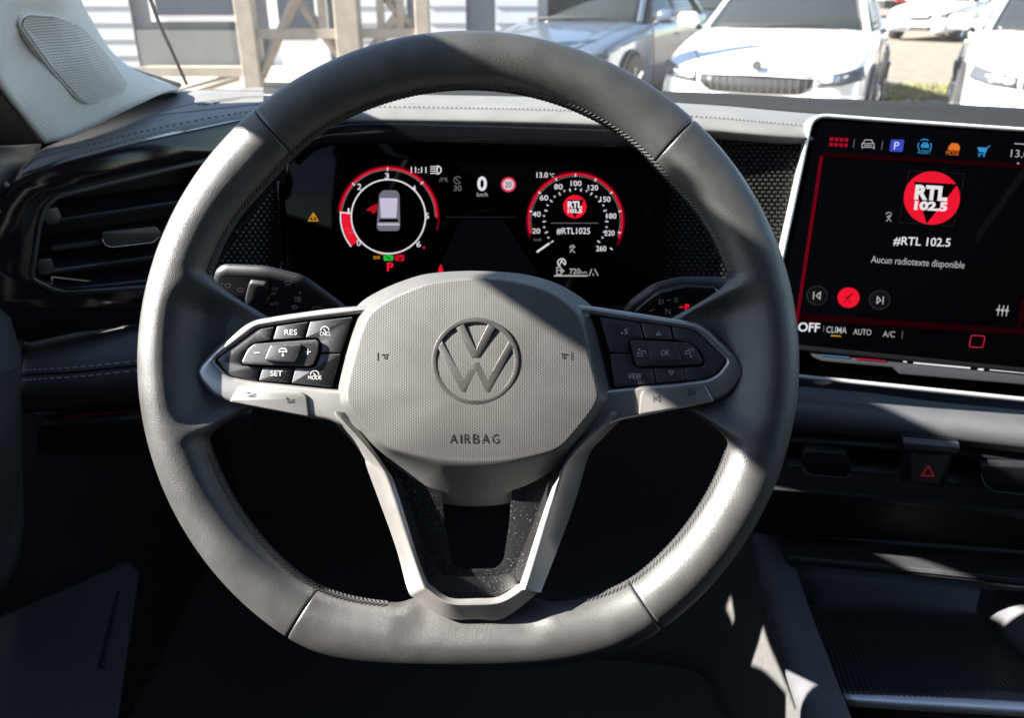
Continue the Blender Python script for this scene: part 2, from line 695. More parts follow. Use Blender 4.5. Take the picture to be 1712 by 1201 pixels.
# ------------------------------------------------------------------ steering wheel
D = 0.454
PX = D / F
WC = W(784, 604, D)
MW = Matrix(((AR.x, AU.x, AT.x, WC.x), (AR.y, AU.y, AT.y, WC.y), (AR.z, AU.z, AT.z, WC.z), (0, 0, 0, 1)))
wheel = thing('steering_wheel', MW, 'black leather three-spoke steering wheel with round emblem on its hub', 'steering wheel')


def q(px, py, w=0.0):
    d = D - w
    return Vector(((px - CX) / F * d - (784 - CX) / F * D, -(py - CY) / F * d + (604 - CY) / F * D, w))


def smin(a, b, k):
    h = max(k - abs(a - b), 0) / k
    return min(a, b) - h * h * k * 0.25


def sstep(a, b, x):
    t = max(0, min(1, (x - a) / (b - a)))
    return t * t * (3 - 2 * t)


def adiff(a, b):
    return (a - b + 180) % 360 - 180


def rim_point(th, al, grow=1.0):
    """surface of the leather rim: th around the wheel, al around the grip (degrees)"""
    c, s = math.cos(math.radians(th)), math.sin(math.radians(th))
    wid = 46 + 3.5 * (math.exp(-(adiff(th, 42) / 9) ** 2) + math.exp(-(adiff(th, 138) / 9) ** 2))
    ro, ri = 549, 549 - 2 * wid
    O = Vector((ro * c, ro * s))
    I = Vector((ri * c, ri * s))
    if s < 0:
        O.y = -smin(-O.y, 516, 60)
        I.y = -smin(-I.y, 410, 60)
    cen = (O + I) / 2
    hv = (O - I) / 2
    ca, sa = math.cos(math.radians(al)), math.sin(math.radians(al))
    fl = 0.0
    for c0, up, dn in ((0, 11.5, -10.5), (180, 10.5, -11.5)):
        a = adiff(th, c0)
        fl = max(fl, sstep(up + 6.5, up - 1.5, a) * sstep(dn - 7.5, dn + 1.5, a))
    fb = sstep(17, 9, abs(adiff(th, 271)))
    w = 0.0155 * (abs(sa) ** 0.9) * (1 if sa > 0 else -1)
    k = 1.0
    if ca < 0:
        t = -ca
        k = 1 + 2.7 * fl + 0.22 * fb
        if fl > 0:
            dpx = wid * t * (1 + 2.7 * fl)
            u = min(1, dpx / 76)
            if sa >= 0:
                wf = 0.0070 + 0.0085 * math.cos(math.pi * u) - 0.003 * sstep(52, 160, dpx)
                wf -= 0.006 * sstep(0.88, 1.0, t)
            else:
                wf = -0.0155 - 0.004 * u + 0.006 * sstep(0.88, 1.0, t)
            w = w * (1 - fl) + wf * fl
        tail = t ** 1.2
        w -= 0.010 * fb * tail
    p = cen + hv * (ca * k * grow)
    return Vector((p.x * PX, p.y * PX, w * grow))


seams = [47.0, 130.4, 236.8, 305.8, 407.0]
for a0, a1 in zip(seams, seams[1:]):
    n = int((a1 - a0) / 0.6)
    NA = 64
    V = []
    ths = [a0 + 0.07, a0 + 0.10, a0 + 0.22, a0 + 0.42]
    ths += [a0 + 0.8 + (a1 - a0 - 1.6) * k / n for k in range(n + 1)]
    ths += [a1 - 0.42, a1 - 0.22, a1 - 0.10, a1 - 0.07]
    for i, th in enumerate(ths):
        e = min(i, len(ths) - 1 - i)
        g = (0.90, 0.955, 0.985, 0.998)[e] if e < 4 else 1.0
        for k in range(NA):
            V.append(rim_point(th, 360 * k / NA, g))
    Fc = grid_faces(len(ths), NA, True)
    Fc.append(tuple(range(NA - 1, -1, -1)))
    Fc.append(tuple(range((len(ths) - 1) * NA, len(ths) * NA)))
    obj('leather_section', V, Fc, LEATHER, wheel, smooth=70, local=True, recalc=True)
# dark core that shows as a line in the four seams
V = []
for k in range(240):
    for j in range(16):
        V.append(rim_point(360 * k / 240, 360 * j / 16, 0.88))
Fc = grid_faces(240, 16, True) + [(239 * 16 + j, 239 * 16 + (j + 1) % 16, (j + 1) % 16, j) for j in range(16)]
obj('rim_core', V, Fc, THREAD, wheel, smooth=180, local=True, recalc=True)
# laced stitching along the inner edge of the grip
V, Fc = [], []
th = 0.0
while th < 360:
    if not (abs(adiff(th, 0)) < 19 or abs(adiff(th, 180)) < 19 or abs(adiff(th, 271)) < 19):
        for aa, bb, dt in ((163, 175, 1.0), (193, 181, 1.0)):
            a = rim_point(th, aa, 1.006)
            m = rim_point(th + dt * 0.5, (aa + bb) / 2, 1.022)
            b = rim_point(th + dt, bb, 1.006)
            tube_geo([a, m, b], lambda t: 0.00032 + 0.0002 * math.sin(math.pi * t), 5, True, V, Fc)
    th += 0.95
o = obj('stitching', V, Fc, THREAD, wheel, smooth=60, local=True)
o['kind'] = 'stuff'

# --- hub pad
PADO = [(795, 453), (865, 457), (914, 468), (952, 485), (990, 513), (1008, 545), (1022, 597), (1036, 650), (1034, 680), (1004, 722), (952, 778),
        (917, 811), (865, 839), (795, 847), (725, 839), (690, 821), (651, 790), (602, 738), (559, 686), (553, 662), (555, 639), (567, 590),
        (581, 545), (599, 510), (637, 485), (690, 464), (730, 456)]
PC = Vector((795, 645))
_pol = catmull([Vector(p) for p in PADO], 8, True)
_ang = sorted((math.atan2(-(p.y - PC.y), p.x - PC.x), (p - PC).length) for p in _pol)


def pad_r(phi):
    n = len(_ang)
    for i in range(n):
        a, b = _ang[i - 1], _ang[i]
        a0 = a[0] - (2 * math.pi if i == 0 else 0)
        ph = phi
        if i == 0 and phi > _ang[-1][0]:
            ph = phi - 2 * math.pi
        if a0 <= ph <= b[0]:
            t = (ph - a0) / max(1e-9, b[0] - a0)
            return a[1] * (1 - t) + b[1] * t
    return _ang[0][1]


def pad_k(phi):
    k = 0.93 - 0.05 * abs(math.cos(phi))
    k -= 0.05 * sstep(0.5, 1.0, math.cos(phi - math.radians(-10)))
    if math.sin(phi) < -0.05:
        # lower facet starts along a shallow curve
        c_, s_ = math.cos(phi), -math.sin(phi)
        A = 34 * c_ * c_ / 40000 + 1e-7
        r = (-s_ + math.sqrt(s_ * s_ + 4 * A * 122)) / (2 * A)
        k = smin(k, r / pad_r(phi), 0.08)
    return k


PW0, PH, PDOME = -0.010, 0.0235, 0.0040


def pad_w(phi, rho):
    k = pad_k(phi)
    if rho >= k:
        t = (1 - rho) / (1 - k)
        m = 0.78
        if t < m:
            e = t * (1 / (m + (1 - m) / 2))
        else:
            s = (t - m) / (1 - m)
            L0 = 1 / (m + (1 - m) / 2)
            e = L0 * (m + (1 - m) * (s - s * s / 2))
        return PW0 + PH * e
    return PW0 + PH + PDOME * (1 - (rho / k) ** 2)


def pad_map(px, py, h=0.0):
    v = Vector((px - PC.x, -(py - PC.y)))
    phi = math.atan2(v.y, v.x)
    return q(px, py, pad_w(phi, v.length / pad_r(phi)) + h)


V = []
NP = 360
rhos = [1.0, 1.0] + [1 - 0.01 * k for k in range(1, 51)] + [0.5 * (1 - k / 16) for k in range(1, 16)]
for i, rho in enumerate(rhos):
    for k in range(NP):
        phi = -math.pi + 2 * math.pi * k / NP
        r = pad_r(phi) * rho
        w = pad_w(phi, rho) if i else PW0 - 0.018
        V.append(q(PC.x + r * math.cos(phi), PC.y - r * math.sin(phi), w))
V.append(q(PC.x, PC.y, PW0 + PH + PDOME))
Fc = grid_faces(len(rhos), NP, True)
b = (len(rhos) - 1) * NP
Fc += [(b + k, b + (k + 1) % NP, len(V) - 1) for k in range(NP)]
pad = obj('hub_pad', V, Fc, PADM, wheel, smooth=60, local=True, recalc=True)

# round emblem
EC = (795, 604)
ES = 73.0 / 210


def em(pts):
    return [(EC[0] + x * ES, EC[1] - y * ES) for x, y in pts]


def pad_ofs(px, py, h=0.0):
    return pad_map(px, py, h)


circ = lambda r, n=72: [(r * math.cos(2 * math.pi * k / n), r * math.sin(2 * math.pi * k / n)) for k in range(n)]
base_w = pad_w(math.pi / 2, 41 / pad_r(math.pi / 2))
emblem = plate('emblem', em(circ(211)), lambda x, y, h: q(x, y, base_w + h), -0.004, 0.0001, EMBLEM, wheel, holes=[em(circ(186))], bev=1.3, bevh=0.0005, local=True)
plate('emblem_letter', em([(-94, 160), (-56, 178), (2, 58), (60, 178), (96, 160), (20, 15), (-18, 15)]),
      lambda x, y, h: q(x, y, base_w + h), -0.004, 0.0002, EMBLEM, emblem, bev=1.1, bevh=0.0005, local=True)
plate('emblem_letter', em([(-182, 66), (-160, 95), (-57, -86), (-17, -5), (17, -5), (59, -86), (160, 96), (182, 68), (70, -152), (48, -152), (2, -50), (-46, -152), (-68, -152)]),
      lambda x, y, h: q(x, y, base_w + h), -0.004, 0.0002, EMBLEM, emblem, bev=1.1, bevh=0.0005, local=True)
ik = Ink(pad_map, 0.0002)
x = 757
for ch, wd in zip('AIRBAG', (12.5, 1.9, 9.5, 10, 12.5, 11)):
    ik.text(ch, x + wd / 2 - 5, 734, wd, 15.5, bold=-0.008)
    x += wd + 4.9
ik.build('airbag_lettering', PRINTD, pad, local=True)
for sx, cx, cy in ((1, 641, 597), (-1, 947, 596)):
    ik = Ink(pad_map, 0.0002)
    ik.stroke([(cx - 9 * sx, cy - 7), (cx - 9 * sx, cy + 6)], 1.4)
    ik.stroke([(cx - 3 * sx, cy - 3), (cx + 2 * sx, cy - 4), (cx + 9 * sx, cy - 4)], 1.2)
    ik.stroke([(cx + 2 * sx, cy - 4), (cx + 2 * sx, cy + 3), (cx + 6 * sx, cy + 3), (cx + 6 * sx, cy - 3)], 1.2)
    ik.build('horn_symbol', PRINTD, pad, local=True)

# --- spoke trim: two wings and the lower fork
BW = 0.004
wingL = [(640, 511), (597, 512), (545, 517), (480, 526), (427, 535), (407, 545), (365, 580), (335, 610), (329, 622), (335, 637), (357, 662), (380, 672), (450, 686), (517, 699), (552, 704), (640, 740)]
holeL = [(610, 524), (585, 527.5), (520, 535), (460, 544), (430, 549), (362, 600), (360, 605), (381, 626), (390, 631), (430, 638), (545, 650), (610, 655)]
wingR = [(950, 508), (991, 512.5), (1080, 526), (1167, 540), (1185, 551), (1235, 600), (1245, 620), (1242, 630), (1230, 650), (1210, 666), (1192, 672), (1065, 698), (1037, 703), (950, 740)]
holeR = [(985, 526), (1004, 529), (1080, 540), (1150, 550), (1167, 556), (1212, 600), (1214, 606), (1200, 625), (1182, 634), (1145, 639), (1037, 649), (985, 655)]
for wing, hole in ((wingL, holeL), (wingR, holeR)):
    plate('spoke_trim', round_poly(wing, 12), q, BW - 0.012, BW, SATIN, wheel, holes=[round_poly(hole, 6)], bev=7, bevh=0.0032, local=True, steps=4)
    plate('button_well', round_poly(offset_poly(hole, -3), 4), q, BW - 0.010, BW - 0.0065, GAP, wheel, bev=1, local=True)
OL = [(548, 690), (556, 704), (585, 735), (609, 766), (615, 787), (660, 910), (681, 985), (696, 1003), (747, 1034), (800, 1036), (843, 1034), (900, 991), (909, 979), (960, 844), (984, 763), (1006, 735), (1037, 703), (1045, 690)]
RG = [(560, 688), (568, 702), (603, 740), (632, 775), (648, 806), (683, 912), (705, 975), (716, 990), (750, 1010), (797, 1012), (838, 1008), (872, 988), (882, 974), (920, 850), (945, 780), (980, 738), (1024, 700), (1034, 688)]
IN = [(580, 690), (588, 705), (617, 742), (647, 785), (661, 812), (693, 915), (712, 968), (722, 980), (752, 1000), (797, 1001), (834, 998), (864, 978), (873, 966), (911, 850), (932, 797), (962, 745), (1006, 702), (1016, 690)]
mid = [((a[0] * .82 + b[0] * .18), (a[1] * .82 + b[1] * .18)) for a, b in zip(RG, OL)]
mid2 = [((a[0] * .75 + b[0] * .25), (a[1] * .75 + b[1] * .25)) for a, b in zip(RG, IN)]
rows = []
for pts, w, w2 in ((OL, -0.03, -0.012), (OL, -0.013, 0.0115), (mid, 0.0040, 0.0165), (RG, 0.0060, 0.0185), (mid2, 0.0060, 0.0183), (IN, 0.0035, 0.0145), (IN, -0.013, -0.010)):
    rows.append(catmull([q(x, y, w + (w2 - w) * sstep(860, 1000, y)) for x, y in pts], 5))
V = [v for r in rows for v in r]
obj('fork_trim', V, grid_faces(len(rows), len(rows[0])), SATIN, wheel, smooth=35, local=True, recalc=True)
o = plate('fork_infill', [(x, y) for x, y in IN[3:15]] + [(930, 700), (660, 700)], q, -0.016, -0.003, PIANOD, wheel,
          holes=[round_poly([(735, 740), (744, 880), (757, 945), (775, 952), (829, 951), (842, 938), (851, 880), (862, 740)], 8)], bev=1.5, local=True)
plate('column_cover', round_poly([(640, 560), (950, 560), (960, 760), (870, 845), (720, 845), (630, 760)], 40), q, -0.16, -0.03, DARKP, wheel, bev=6, local=True)

# --- buttons
zl = lambda pts: [(320 + x / 4.0, 440 + y / 4.0) for x, y in pts]
zr = lambda pts: [(960 + x / 4.0, 440 + y / 4.0) for x, y in pts]
BT = BW - 0.0012


def button(name, pts, h=BT, m=KEY, rnd=2.5, bev=1.2, lo=0.006):
    return plate(name, round_poly(pts, rnd), q, h - lo, h, m, wheel, bev=bev, bevh=0.0006, local=True)


WSm = lambda h: (lambda x, y, e=0.0: q(x, y, h + e))
blankL = button('spoke_button', zl([(556, 425), (533, 513), (440, 528), (395, 548), (360, 590), (328, 668), (345, 688), (462, 695), (440, 786), (285, 760), (240, 740), (174, 652), (182, 634), (440, 441)]))
bres = button('spoke_button', zl([(574, 420), (783, 392), (750, 500), (546, 513)]))
bcan = button('spoke_button', zl([(796, 391), (1080, 360), (1000, 598), (862, 598), (868, 530), (850, 500), (764, 500)]))
bmod = button('spoke_button', zl([(858, 608), (1000, 608), (940, 832), (671, 803), (696, 702), (800, 700), (835, 688)]))
bset = button('spoke_button', zl([(479, 697), (684, 704), (659, 800), (451, 787)]))
brok = button('rocker_button', zl([(336, 662), (377, 577), (422, 540), (835, 511), (856, 530), (848, 600), (818, 678), (790, 690), (348, 678)]), BT + 0.0022, rnd=4, bev=2)
bmid = button('center_key', zl([(492, 640), (530, 549), (728, 540), (738, 556), (706, 652), (690, 663), (500, 654)]), BT + 0.0038, rnd=2, bev=1.6)
bvol = button('silver_key', zl([(318, 824), (735, 861), (768, 890), (784, 1028), (255, 928)]), BW + 0.0016, SATIN, rnd=4, bev=2.5)
bvoi = button('spoke_button', zr([(170, 360), (434, 398), (463, 505), (390, 508), (362, 525), (376, 600), (240, 600)]))
bup = button('spoke_button', zr([(446, 400), (638, 426), (661, 512), (474, 506)]))
blankR = button('spoke_button', zr([(651, 428), (760, 442), (826, 470), (1002, 640), (1008, 664), (953, 734), (888, 770), (752, 787), (736, 698), (856, 690), (874, 662), (838, 586), (790, 538), (675, 514)]))
bview = button('spoke_button', zr([(240, 608), (380, 608), (402, 688), (428, 701), (522, 702), (545, 804), (270, 830)]))
bdn = button('spoke_button', zr([(532, 702), (728, 699), (747, 786), (554, 804)]))
brk2 = button('rocker_button', zr([(372, 522), (392, 513), (758, 532), (808, 562), (862, 652), (848, 678), (432, 693), (410, 678)]), BT + 0.0022, rnd=4, bev=2)
bok = button('center_key', zr([(487, 547), (648, 547), (690, 566), (716, 648), (704, 657), (530, 663), (516, 652)]), BT + 0.0038, rnd=2, bev=1.6)
bskip = button('silver_key', zr([(466, 848), (876, 817), (938, 928), (432, 1017), (446, 880)]), BW + 0.0016, SATIN, rnd=4, bev=2.5)


def wink(h):
    return Ink(WSm(h), 0.00025)


wink(BT).text('RES', 320 + 664 / 4, 440 + 462 / 4, 21, 9).build('lettering', PRINT, bres, local=True)
k = wink(BT).text('CNCL', 320 + 896 / 4, 440 + 473 / 4, 18.5, 6.5)
k.arc(543, 553, 7, 0, 180, 1.2).stroke([(541, 550), (545, 555)], 1.2)
k.build('lettering', PRINT, bcan, local=True)
wink(BT).text('SET', 320 + 568 / 4, 440 + 738 / 4, 20, 9).build('lettering', PRINT, bset, local=True)
k = wink(BT).text('MODE', 320 + 825 / 4, 440 + 766 / 4, 22, 6.5)
k.arc(526, 627, 7, 0, 180, 1.2).stroke([(524, 624), (528, 629)], 1.2)
k.build('lettering', PRINT, bmod, local=True)
k = wink(BT + 0.0022).stroke([(425, 590), (434, 590)], 1.5).cut().stroke([(510, 588.5), (519, 588.5)], 1.5).stroke([(514.5, 584), (514.5, 593)], 1.5)
k.build('plus_minus_symbol', PRINT, brok, local=True)
k = wink(BT + 0.0038).stroke([(467, 589), (467, 585), (470, 583), (476, 583), (479, 585), (479, 589)], 1.5).stroke([(466, 588), (480, 588)], 1.4)
k.stroke([(473, 591), (473, 594)], 1.6).stroke([(471.5, 595), (474.5, 595)], 1.6)
k.build('car_symbol', PRINT, bmid, local=True)
k = wink(BW + 0.0016).stroke([(415, 663), (426, 663), (426, 658)], 1.0, True).stroke([(412, 657), (418, 657)], 1.2).cut().stroke([(480, 673), (491, 673), (491, 668)], 1.0, True).stroke([(478, 667), (483, 667)], 1.2).stroke([(480.5, 664.5), (480.5, 669.5)], 1.2)
k.build('volume_symbol', PRINTD, bvol, local=True)
wink(BT).text('VIEW', 960 + 405 / 4, 440 + 756 / 4, 23, 9.5).build('lettering', PRINT, bview, local=True)
wink(BT + 0.0038).text('OK', 960 + 608 / 4, 440 + 600 / 4, 14, 9.5).build('lettering', PRINT, bok, local=True)
wink(BT).stroke([(1097, 560), (1101, 554.5), (1105, 560)], 1.1, True).build('arrow_symbol', PRINT, bup, local=True)
wink(BT).stroke([(1118, 621), (1122.5, 627), (1127, 621)], 1.1, True).build('arrow_symbol', PRINT, bdn, local=True)
k = wink(BT).stroke([(1047, 550), (1044, 553), (1047, 556), (1045, 560)], 1.1).stroke([(1050, 549), (1047, 553), (1050, 559)], 0.9).disc(1040, 557, 1.6, 10)
k.build('voice_symbol', PRINT, bvoi, local=True)
k = wink(BT + 0.0022)
for cx, cy in ((1072, 592), (1152, 589)):
    k.cut().stroke([(cx - 6, cy - 2), (cx + 2, cy - 2), (cx + 2, cy + 3), (cx - 6, cy + 3)], 1, True).stroke([(cx - 1, cy - 5), (cx + 7, cy - 5), (cx + 7, cy)], 1)
k.cut().poly([(1066, 585), (1070, 583), (1070, 587)]).cut().poly([(1158, 596), (1154, 594), (1154, 598)])
k.build('page_symbol', PRINT, brk2, local=True)
k = wink(BW + 0.0016).stroke([(1093, 662), (1093, 672)], 1).stroke([(1103, 662), (1095, 667), (1103, 672)], 1, True).cut().stroke([(1162, 652), (1162, 662)], 1).stroke([(1152, 652), (1160, 657), (1152, 662)], 1, True)
k.build('skip_symbol', PRINTD, bskip, local=True)

# ------------------------------------------------------------------ column stalks
STK = mat('stalk_black', (0.010, 0.010, 0.012), 0.45, bump='noise', bs=0.1, scale=3000)
pl = plane3((370, 450, 0.512), (560, 450, 0.506), (370, 520, 0.537))
stalk = thing('wiper_stalk', pl(500, 500), 'black lever with a ribbed rotary ring and white wiper symbols, behind the wheel rim', 'stalk')
st = plate('lever_body', round_poly([(350, 500), (356, 458), (370, 449), (440, 452), (505, 468), (560, 508), (600, 540), (480, 545), (420, 535), (365, 520)], 14), pl, -0.004, 0, STK, stalk, bev=12, bevh=0.005, steps=4)
plate('rotary_ring', round_poly([(420, 467), (447, 470), (450, 480), (444, 511), (436, 514), (413, 507), (410, 499), (416, 474)], 4), pl, -0.005, 0.003, STK, stalk, bev=4, bevh=0.003, steps=3)
k = Ink(pl)
k.text('HIGH', 458, 482, 14, 5).cut().text('LOW', 456, 490.5, 12, 5).cut().text('AUTO', 458, 507.5, 14, 5)
k.poly([(449, 494), (452, 497), (446, 507), (444, 506)])
for cx, cy in ((381, 475), (402, 482)):
    k.cut().arc(cx, cy + 6, 7, 50, 130, 1).stroke([(cx - 5, cy + 1), (cx - 3, cy + 5), (cx + 3, cy + 5), (cx + 5, cy + 1)], 1)
k.disc(371, 474, 1.6, 8).cut().arc(482, 478, 9, 40, 140, 1.2).text('REAR', 482, 475, 10, 4)
k.cut().arc(499, 500, 4, -90, 90, 1.2).stroke([(499, 496), (499, 504)], 1.2).stroke([(493, 497), (497, 497)], 1).stroke([(493, 500), (497, 500)], 1).stroke([(493, 503), (497, 503)], 1)
k.cut().disc(502, 489, 1.8, 8).cut().stroke([(488, 512), (494, 510), (498, 514), (492, 516)], 1.1, True).cut().stroke([(522, 515), (527, 512), (538, 513)], 1.1)
k.build('stalk_symbol', PRINT, stalk)
pl2 = plane3((1060, 480, 0.508), (1220, 480, 0.514), (1060, 540, 0.528))
gsel = thing('gear_stalk', pl2(1100, 520), 'glossy black gear selector lever with red P, behind the wheel rim', 'stalk')
plate('lever_body', round_poly([(1035, 545), (1052, 515), (1095, 483), (1140, 472), (1200, 472), (1232, 476), (1238, 500), (1218, 522), (1160, 540), (1100, 550)], 12), pl2, -0.005, 0, STK, gsel, bev=12, bevh=0.006, steps=4)
gf = plate('lever_face', round_poly([(1062, 518), (1100, 487), (1142, 477), (1198, 479), (1212, 505), (1208, 518), (1160, 528), (1090, 530)], 8), pl2, -0.001, 0.0025, PIANO, gsel, bev=5, bevh=0.002, steps=3)
k = Ink(lambda x, y, h: pl2(x, y, 0.0025 + h))
k.text('D', 1104, 500, 8, 8).cut().stroke([(1113, 498), (1119, 496)], 1.3).cut().text('S', 1129, 497, 6.5, 8).cut().text('N', 1115, 516, 8.5, 9).cut().stroke([(1084, 516), (1092, 513)], 1.4)
k.build('gear_lettering', PRINT, gf)
Ink(lambda x, y, h: pl2(x, y, 0.0012 + h)).stroke([(1062, 517), (1082, 500), (1101, 488.5), (1142, 479)], 3.2).build('chrome_edge', CHROMEL, gf)
Ink(lambda x, y, h: pl2(x, y, 0.0025 + h)).text('P', 1147, 509, 7.5, 10, bold=0.03).stroke([(1134, 509), (1141, 509)], 1.8).build('park_lettering', E_R, gf)

# ------------------------------------------------------------------ dashboard
dash = thing('dashboard', W(860, 300, 0.85), 'dark grey stitched dashboard running the full width behind the wheel', 'dashboard')
XS = [440, 600, 760, 900, 1040, 1200, 1335, 1500, 1712, 1900]
front = [(440, 203), (600, 203), (760, 205), (900, 208), (1040, 213), (1200, 222), (1335, 234), (1500, 246), (1712, 262), (1900, 278)]
brow = [[(x, y + 14, .728) for x, y in front],
        [(x, y + 2, .702) for x, y in front],
        [(x, y - 10, .700) for x, y in front],
        [(x, y - 22, .712) for x, y in front],
        [(x, y - 33, .735) for x, y in front],
        [(x, y - 41, .775) for x, y in front],
        [(x, y - 46, .84) for x, y in front]]
dz = [0.0] * 6 + [0.0, 0.03, 0.04, 0.05]
brow = [[(x, y, d + dz[i]) for i, (x, y, d) in enumerate(r)] for r in brow]
top_pad = loft('top_pad', brow, DASH, dash, nu=6, nv=4)
# stitching along the pad
V, Fc = [], []
line = catmull([W(x, y - 25.5, d) for (x, y), d in zip(front, [.7145 + z for z in dz])], 40)
i = 0
for a, b in zip(line[::1], line[1::1]):
    if i % 2 == 0:
        tube_geo([a, a.lerp(b, .5) + (CAM - a).normalized() * 0.0009, b], 0.0005, 5, True, V, Fc)
    i += 1
o = obj('stitching', V, Fc, STITCHD, top_pad)
o['kind'] = 'stuff'
# demister strip towards the windscreen
back = [(x, y - 46, .84 + z) for (x, y), z in zip(front, dz)]
base = [(440, 137, 1.0), (600, 140, 1.0), (760, 144, 1.0), (900, 147, 1.0), (1040, 150, .99), (1200, 155, .97), (1335, 162, .98), (1500, 169, .97), (1712, 180, .96), (1900, 190, .95)]
midr = [((a[0] + b[0]) / 2, (a[1] + b[1]) / 2 + 1.5, (a[2] + b[2]) / 2) for a, b in zip(back, base)]
loft('demister_strip', [[(x, y + .6, d - .002) for x, y, d in back], midr, base], DEMIST, dash, nu=4, nv=3)
# left end of the top pad, sweeping round to the door
L0 = [(-40, 400, .585), (2, 336, .600), (20, 308, .607), (52, 289, .618), (120, 267, .64), (250, 233, .68), (400, 202, .715), (500, 190, .73), (600, 184, .735)]
L1 = [(-30, 370, .60), (14, 312, .61), (38, 284, .62), (66, 264, .63), (130, 248, .66), (255, 217, .70), (400, 190, .735), (500, 180, .75), (600, 176, .755)]
L2 = [(-20, 350, .66), (22, 300, .66), (48, 268, .66), (78, 246, .68), (145, 230, .72), (262, 198, .77), (400, 177, .80), (500, 168, .81), (600, 163, .81)]
L3 = [(0, 345, .74), (40, 295, .74), (80, 250, .76), (120, 228, .80), (180, 200, .86), (270, 172, .90), (400, 160, .92), (500, 153, .92), (600, 150, .92)]
L4 = [(20, 345, .80), (70, 285, .82), (130, 230, .86), (180, 200, .92), (230, 172, .98), (300, 152, 1.02), (400, 147, 1.03), (500, 143, 1.03), (600, 142, 1.03)]
lt = loft('top_pad', [L0, L1, L2, L3, L4], DASH, dash, nu=8, nv=6)
V, Fc = [], []
ln = catmull([W(x, y - 1.5, d - .001) for x, y, d in [L1[i] for i in (2, 3, 4, 5, 6, 7)]], 26)
for i, (a, b) in enumerate(zip(ln, ln[1:])):
    if i % 2 == 0:
        tube_geo([a, b], 0.0005, 5, True, V, Fc)
o = obj('stitching', V, Fc, STITCHD, lt)
o['kind'] = 'stuff'
from mathutils.bvhtree import BVHTree


def drape(V, Fc):
    """map photograph pixels onto a curved surface"""
    bv = BVHTree.FromPolygons([tuple(v) for v in V], Fc)

    def mp(px, py, h=0.0):
        r = (W(px, py, 1.0) - CAM).normalized()
        p, n, _, _ = bv.ray_cast(CAM, r)
        if p is None:
            return W(px, py, .8)
        if n.dot(r) > 0: n = -n
        return p + n * h
    return mp


def drape_obj(o):
    M = XF[o.name]
    return drape([M @ v.co for v in o.data.vertices], [tuple(p.vertices) for p in o.data.polygons])


dv = drape_obj(lt)
ring = round_poly([(256, 194), (270, 186), (330, 172), (400, 163), (480, 159), (520, 157), (520, 168), (440, 174), (350, 184)], 6)
grm = plate('side_demister', ring, dv, -0.003, 0.0012, DASH, dash, holes=[offset_poly(ring, 3)], bev=1, bevh=.0006)
for k in range(5):
    x = 292 + k * 17
    y = 183.5 - k * 2.9
    plate('demister_slot', round_poly([(x - 5, y + 2), (x + 6, y), (x + 9, y - 3), (x, y - 1.5)], 1), dv, -0.002, 0.0006, GAP, grm, bev=.3, bevh=.0002)

# ------------------------------------------------------------------ instrument cluster
ic = Plane(W(860, 350, .722), AR * 1.0 - AU * 0.018, AU * 1.0 + AT * 0.25)
clus = thing('instrument_cluster', ic(800, 500, -.02), 'wide black digital instrument display with two red-rimmed round gauges', 'instrument display')
body = plate('display_glass', round_poly([(474, 330), (484, 262), (500, 232), (1112, 242), (1120, 262), (1118, 330), (1106, 512), (496, 508)], 6), ic, -.02, 0, GLASSD, clus, bev=1.5)
loft('hood_lip', [[(470, 262, .698), (520, 224, .698), (600, 206, .698), (800, 209, .698), (1040, 217, .698), (1100, 222, .698), (1126, 250, .698)],
                  [(476, 270, .700), (522, 238, .700), (600, 222, .700), (800, 226, .700), (1040, 236, .700), (1096, 238, .700), (1120, 262, .700)],
                  [(484, 275, .703), (526, 246, .703), (600, 238, .703), (800, 241, .703), (1040, 248, .703), (1092, 248, .703), (1116, 270, .703)]], PIANO, clus, nu=6, nv=4, solid=.002)
I = lambda: Ink(ic, .0005)
I2 = lambda: Ink(ic, .0007)
I3 = lambda: Ink(ic, .0009)
# rev counter
g1 = (649.5, 362)
k = I()
for r, w, m, a0, a1 in ((81, 3.2, E_R, -2, 174), (84, 3.5, E_RD, -16, 175), (78, 1.4, E_G, 0, 174)):
    I().arc(g1[0], g1[1], r, a0, a1, w).build('dial_ring', m, body)
I2().arc(g1[0], g1[1], 62, 0, 360, 2.4).build('dial_ring', E_W, body)
I().arc(g1[0], g1[1], 71, 175, 219, 14).build('rev_needle', E_R, body)
k = I2().arc(g1[0], g1[1], 80, 175, 219, 2.2)
k.stroke([(g1[0] - 81, g1[1] - 7), (g1[0] - 62, g1[1] - 6)], 2.2)
for a in (91, 137, 45):
    k.cut()
    c, s = math.cos(math.radians(a)), math.sin(math.radians(a))
    k.stroke([(g1[0] + 77 * c, g1[1] - 77 * s), (g1[0] + 82 * c, g1[1] - 82 * s)], 2)
for t, x, y in (('0', 600, 406), ('1', 583, 353), ('2', 601, 312), ('3', 647, 294), ('4', 692, 315), ('5', 714, 361), ('6', 700, 408)):
    k.cut().text(t, x, y, 3 if t == '1' else 7, 10, bold=.01)
k.build('dial_numeral', E_W, body)
k = I().text('x1000', 586, 389, 12, 4).text('1/min', 586, 382, 12, 4)
k.build('dial_lettering', E_G, body)
I().disc(709, 414, 2, 10).build('dial_dot', E_R, body)
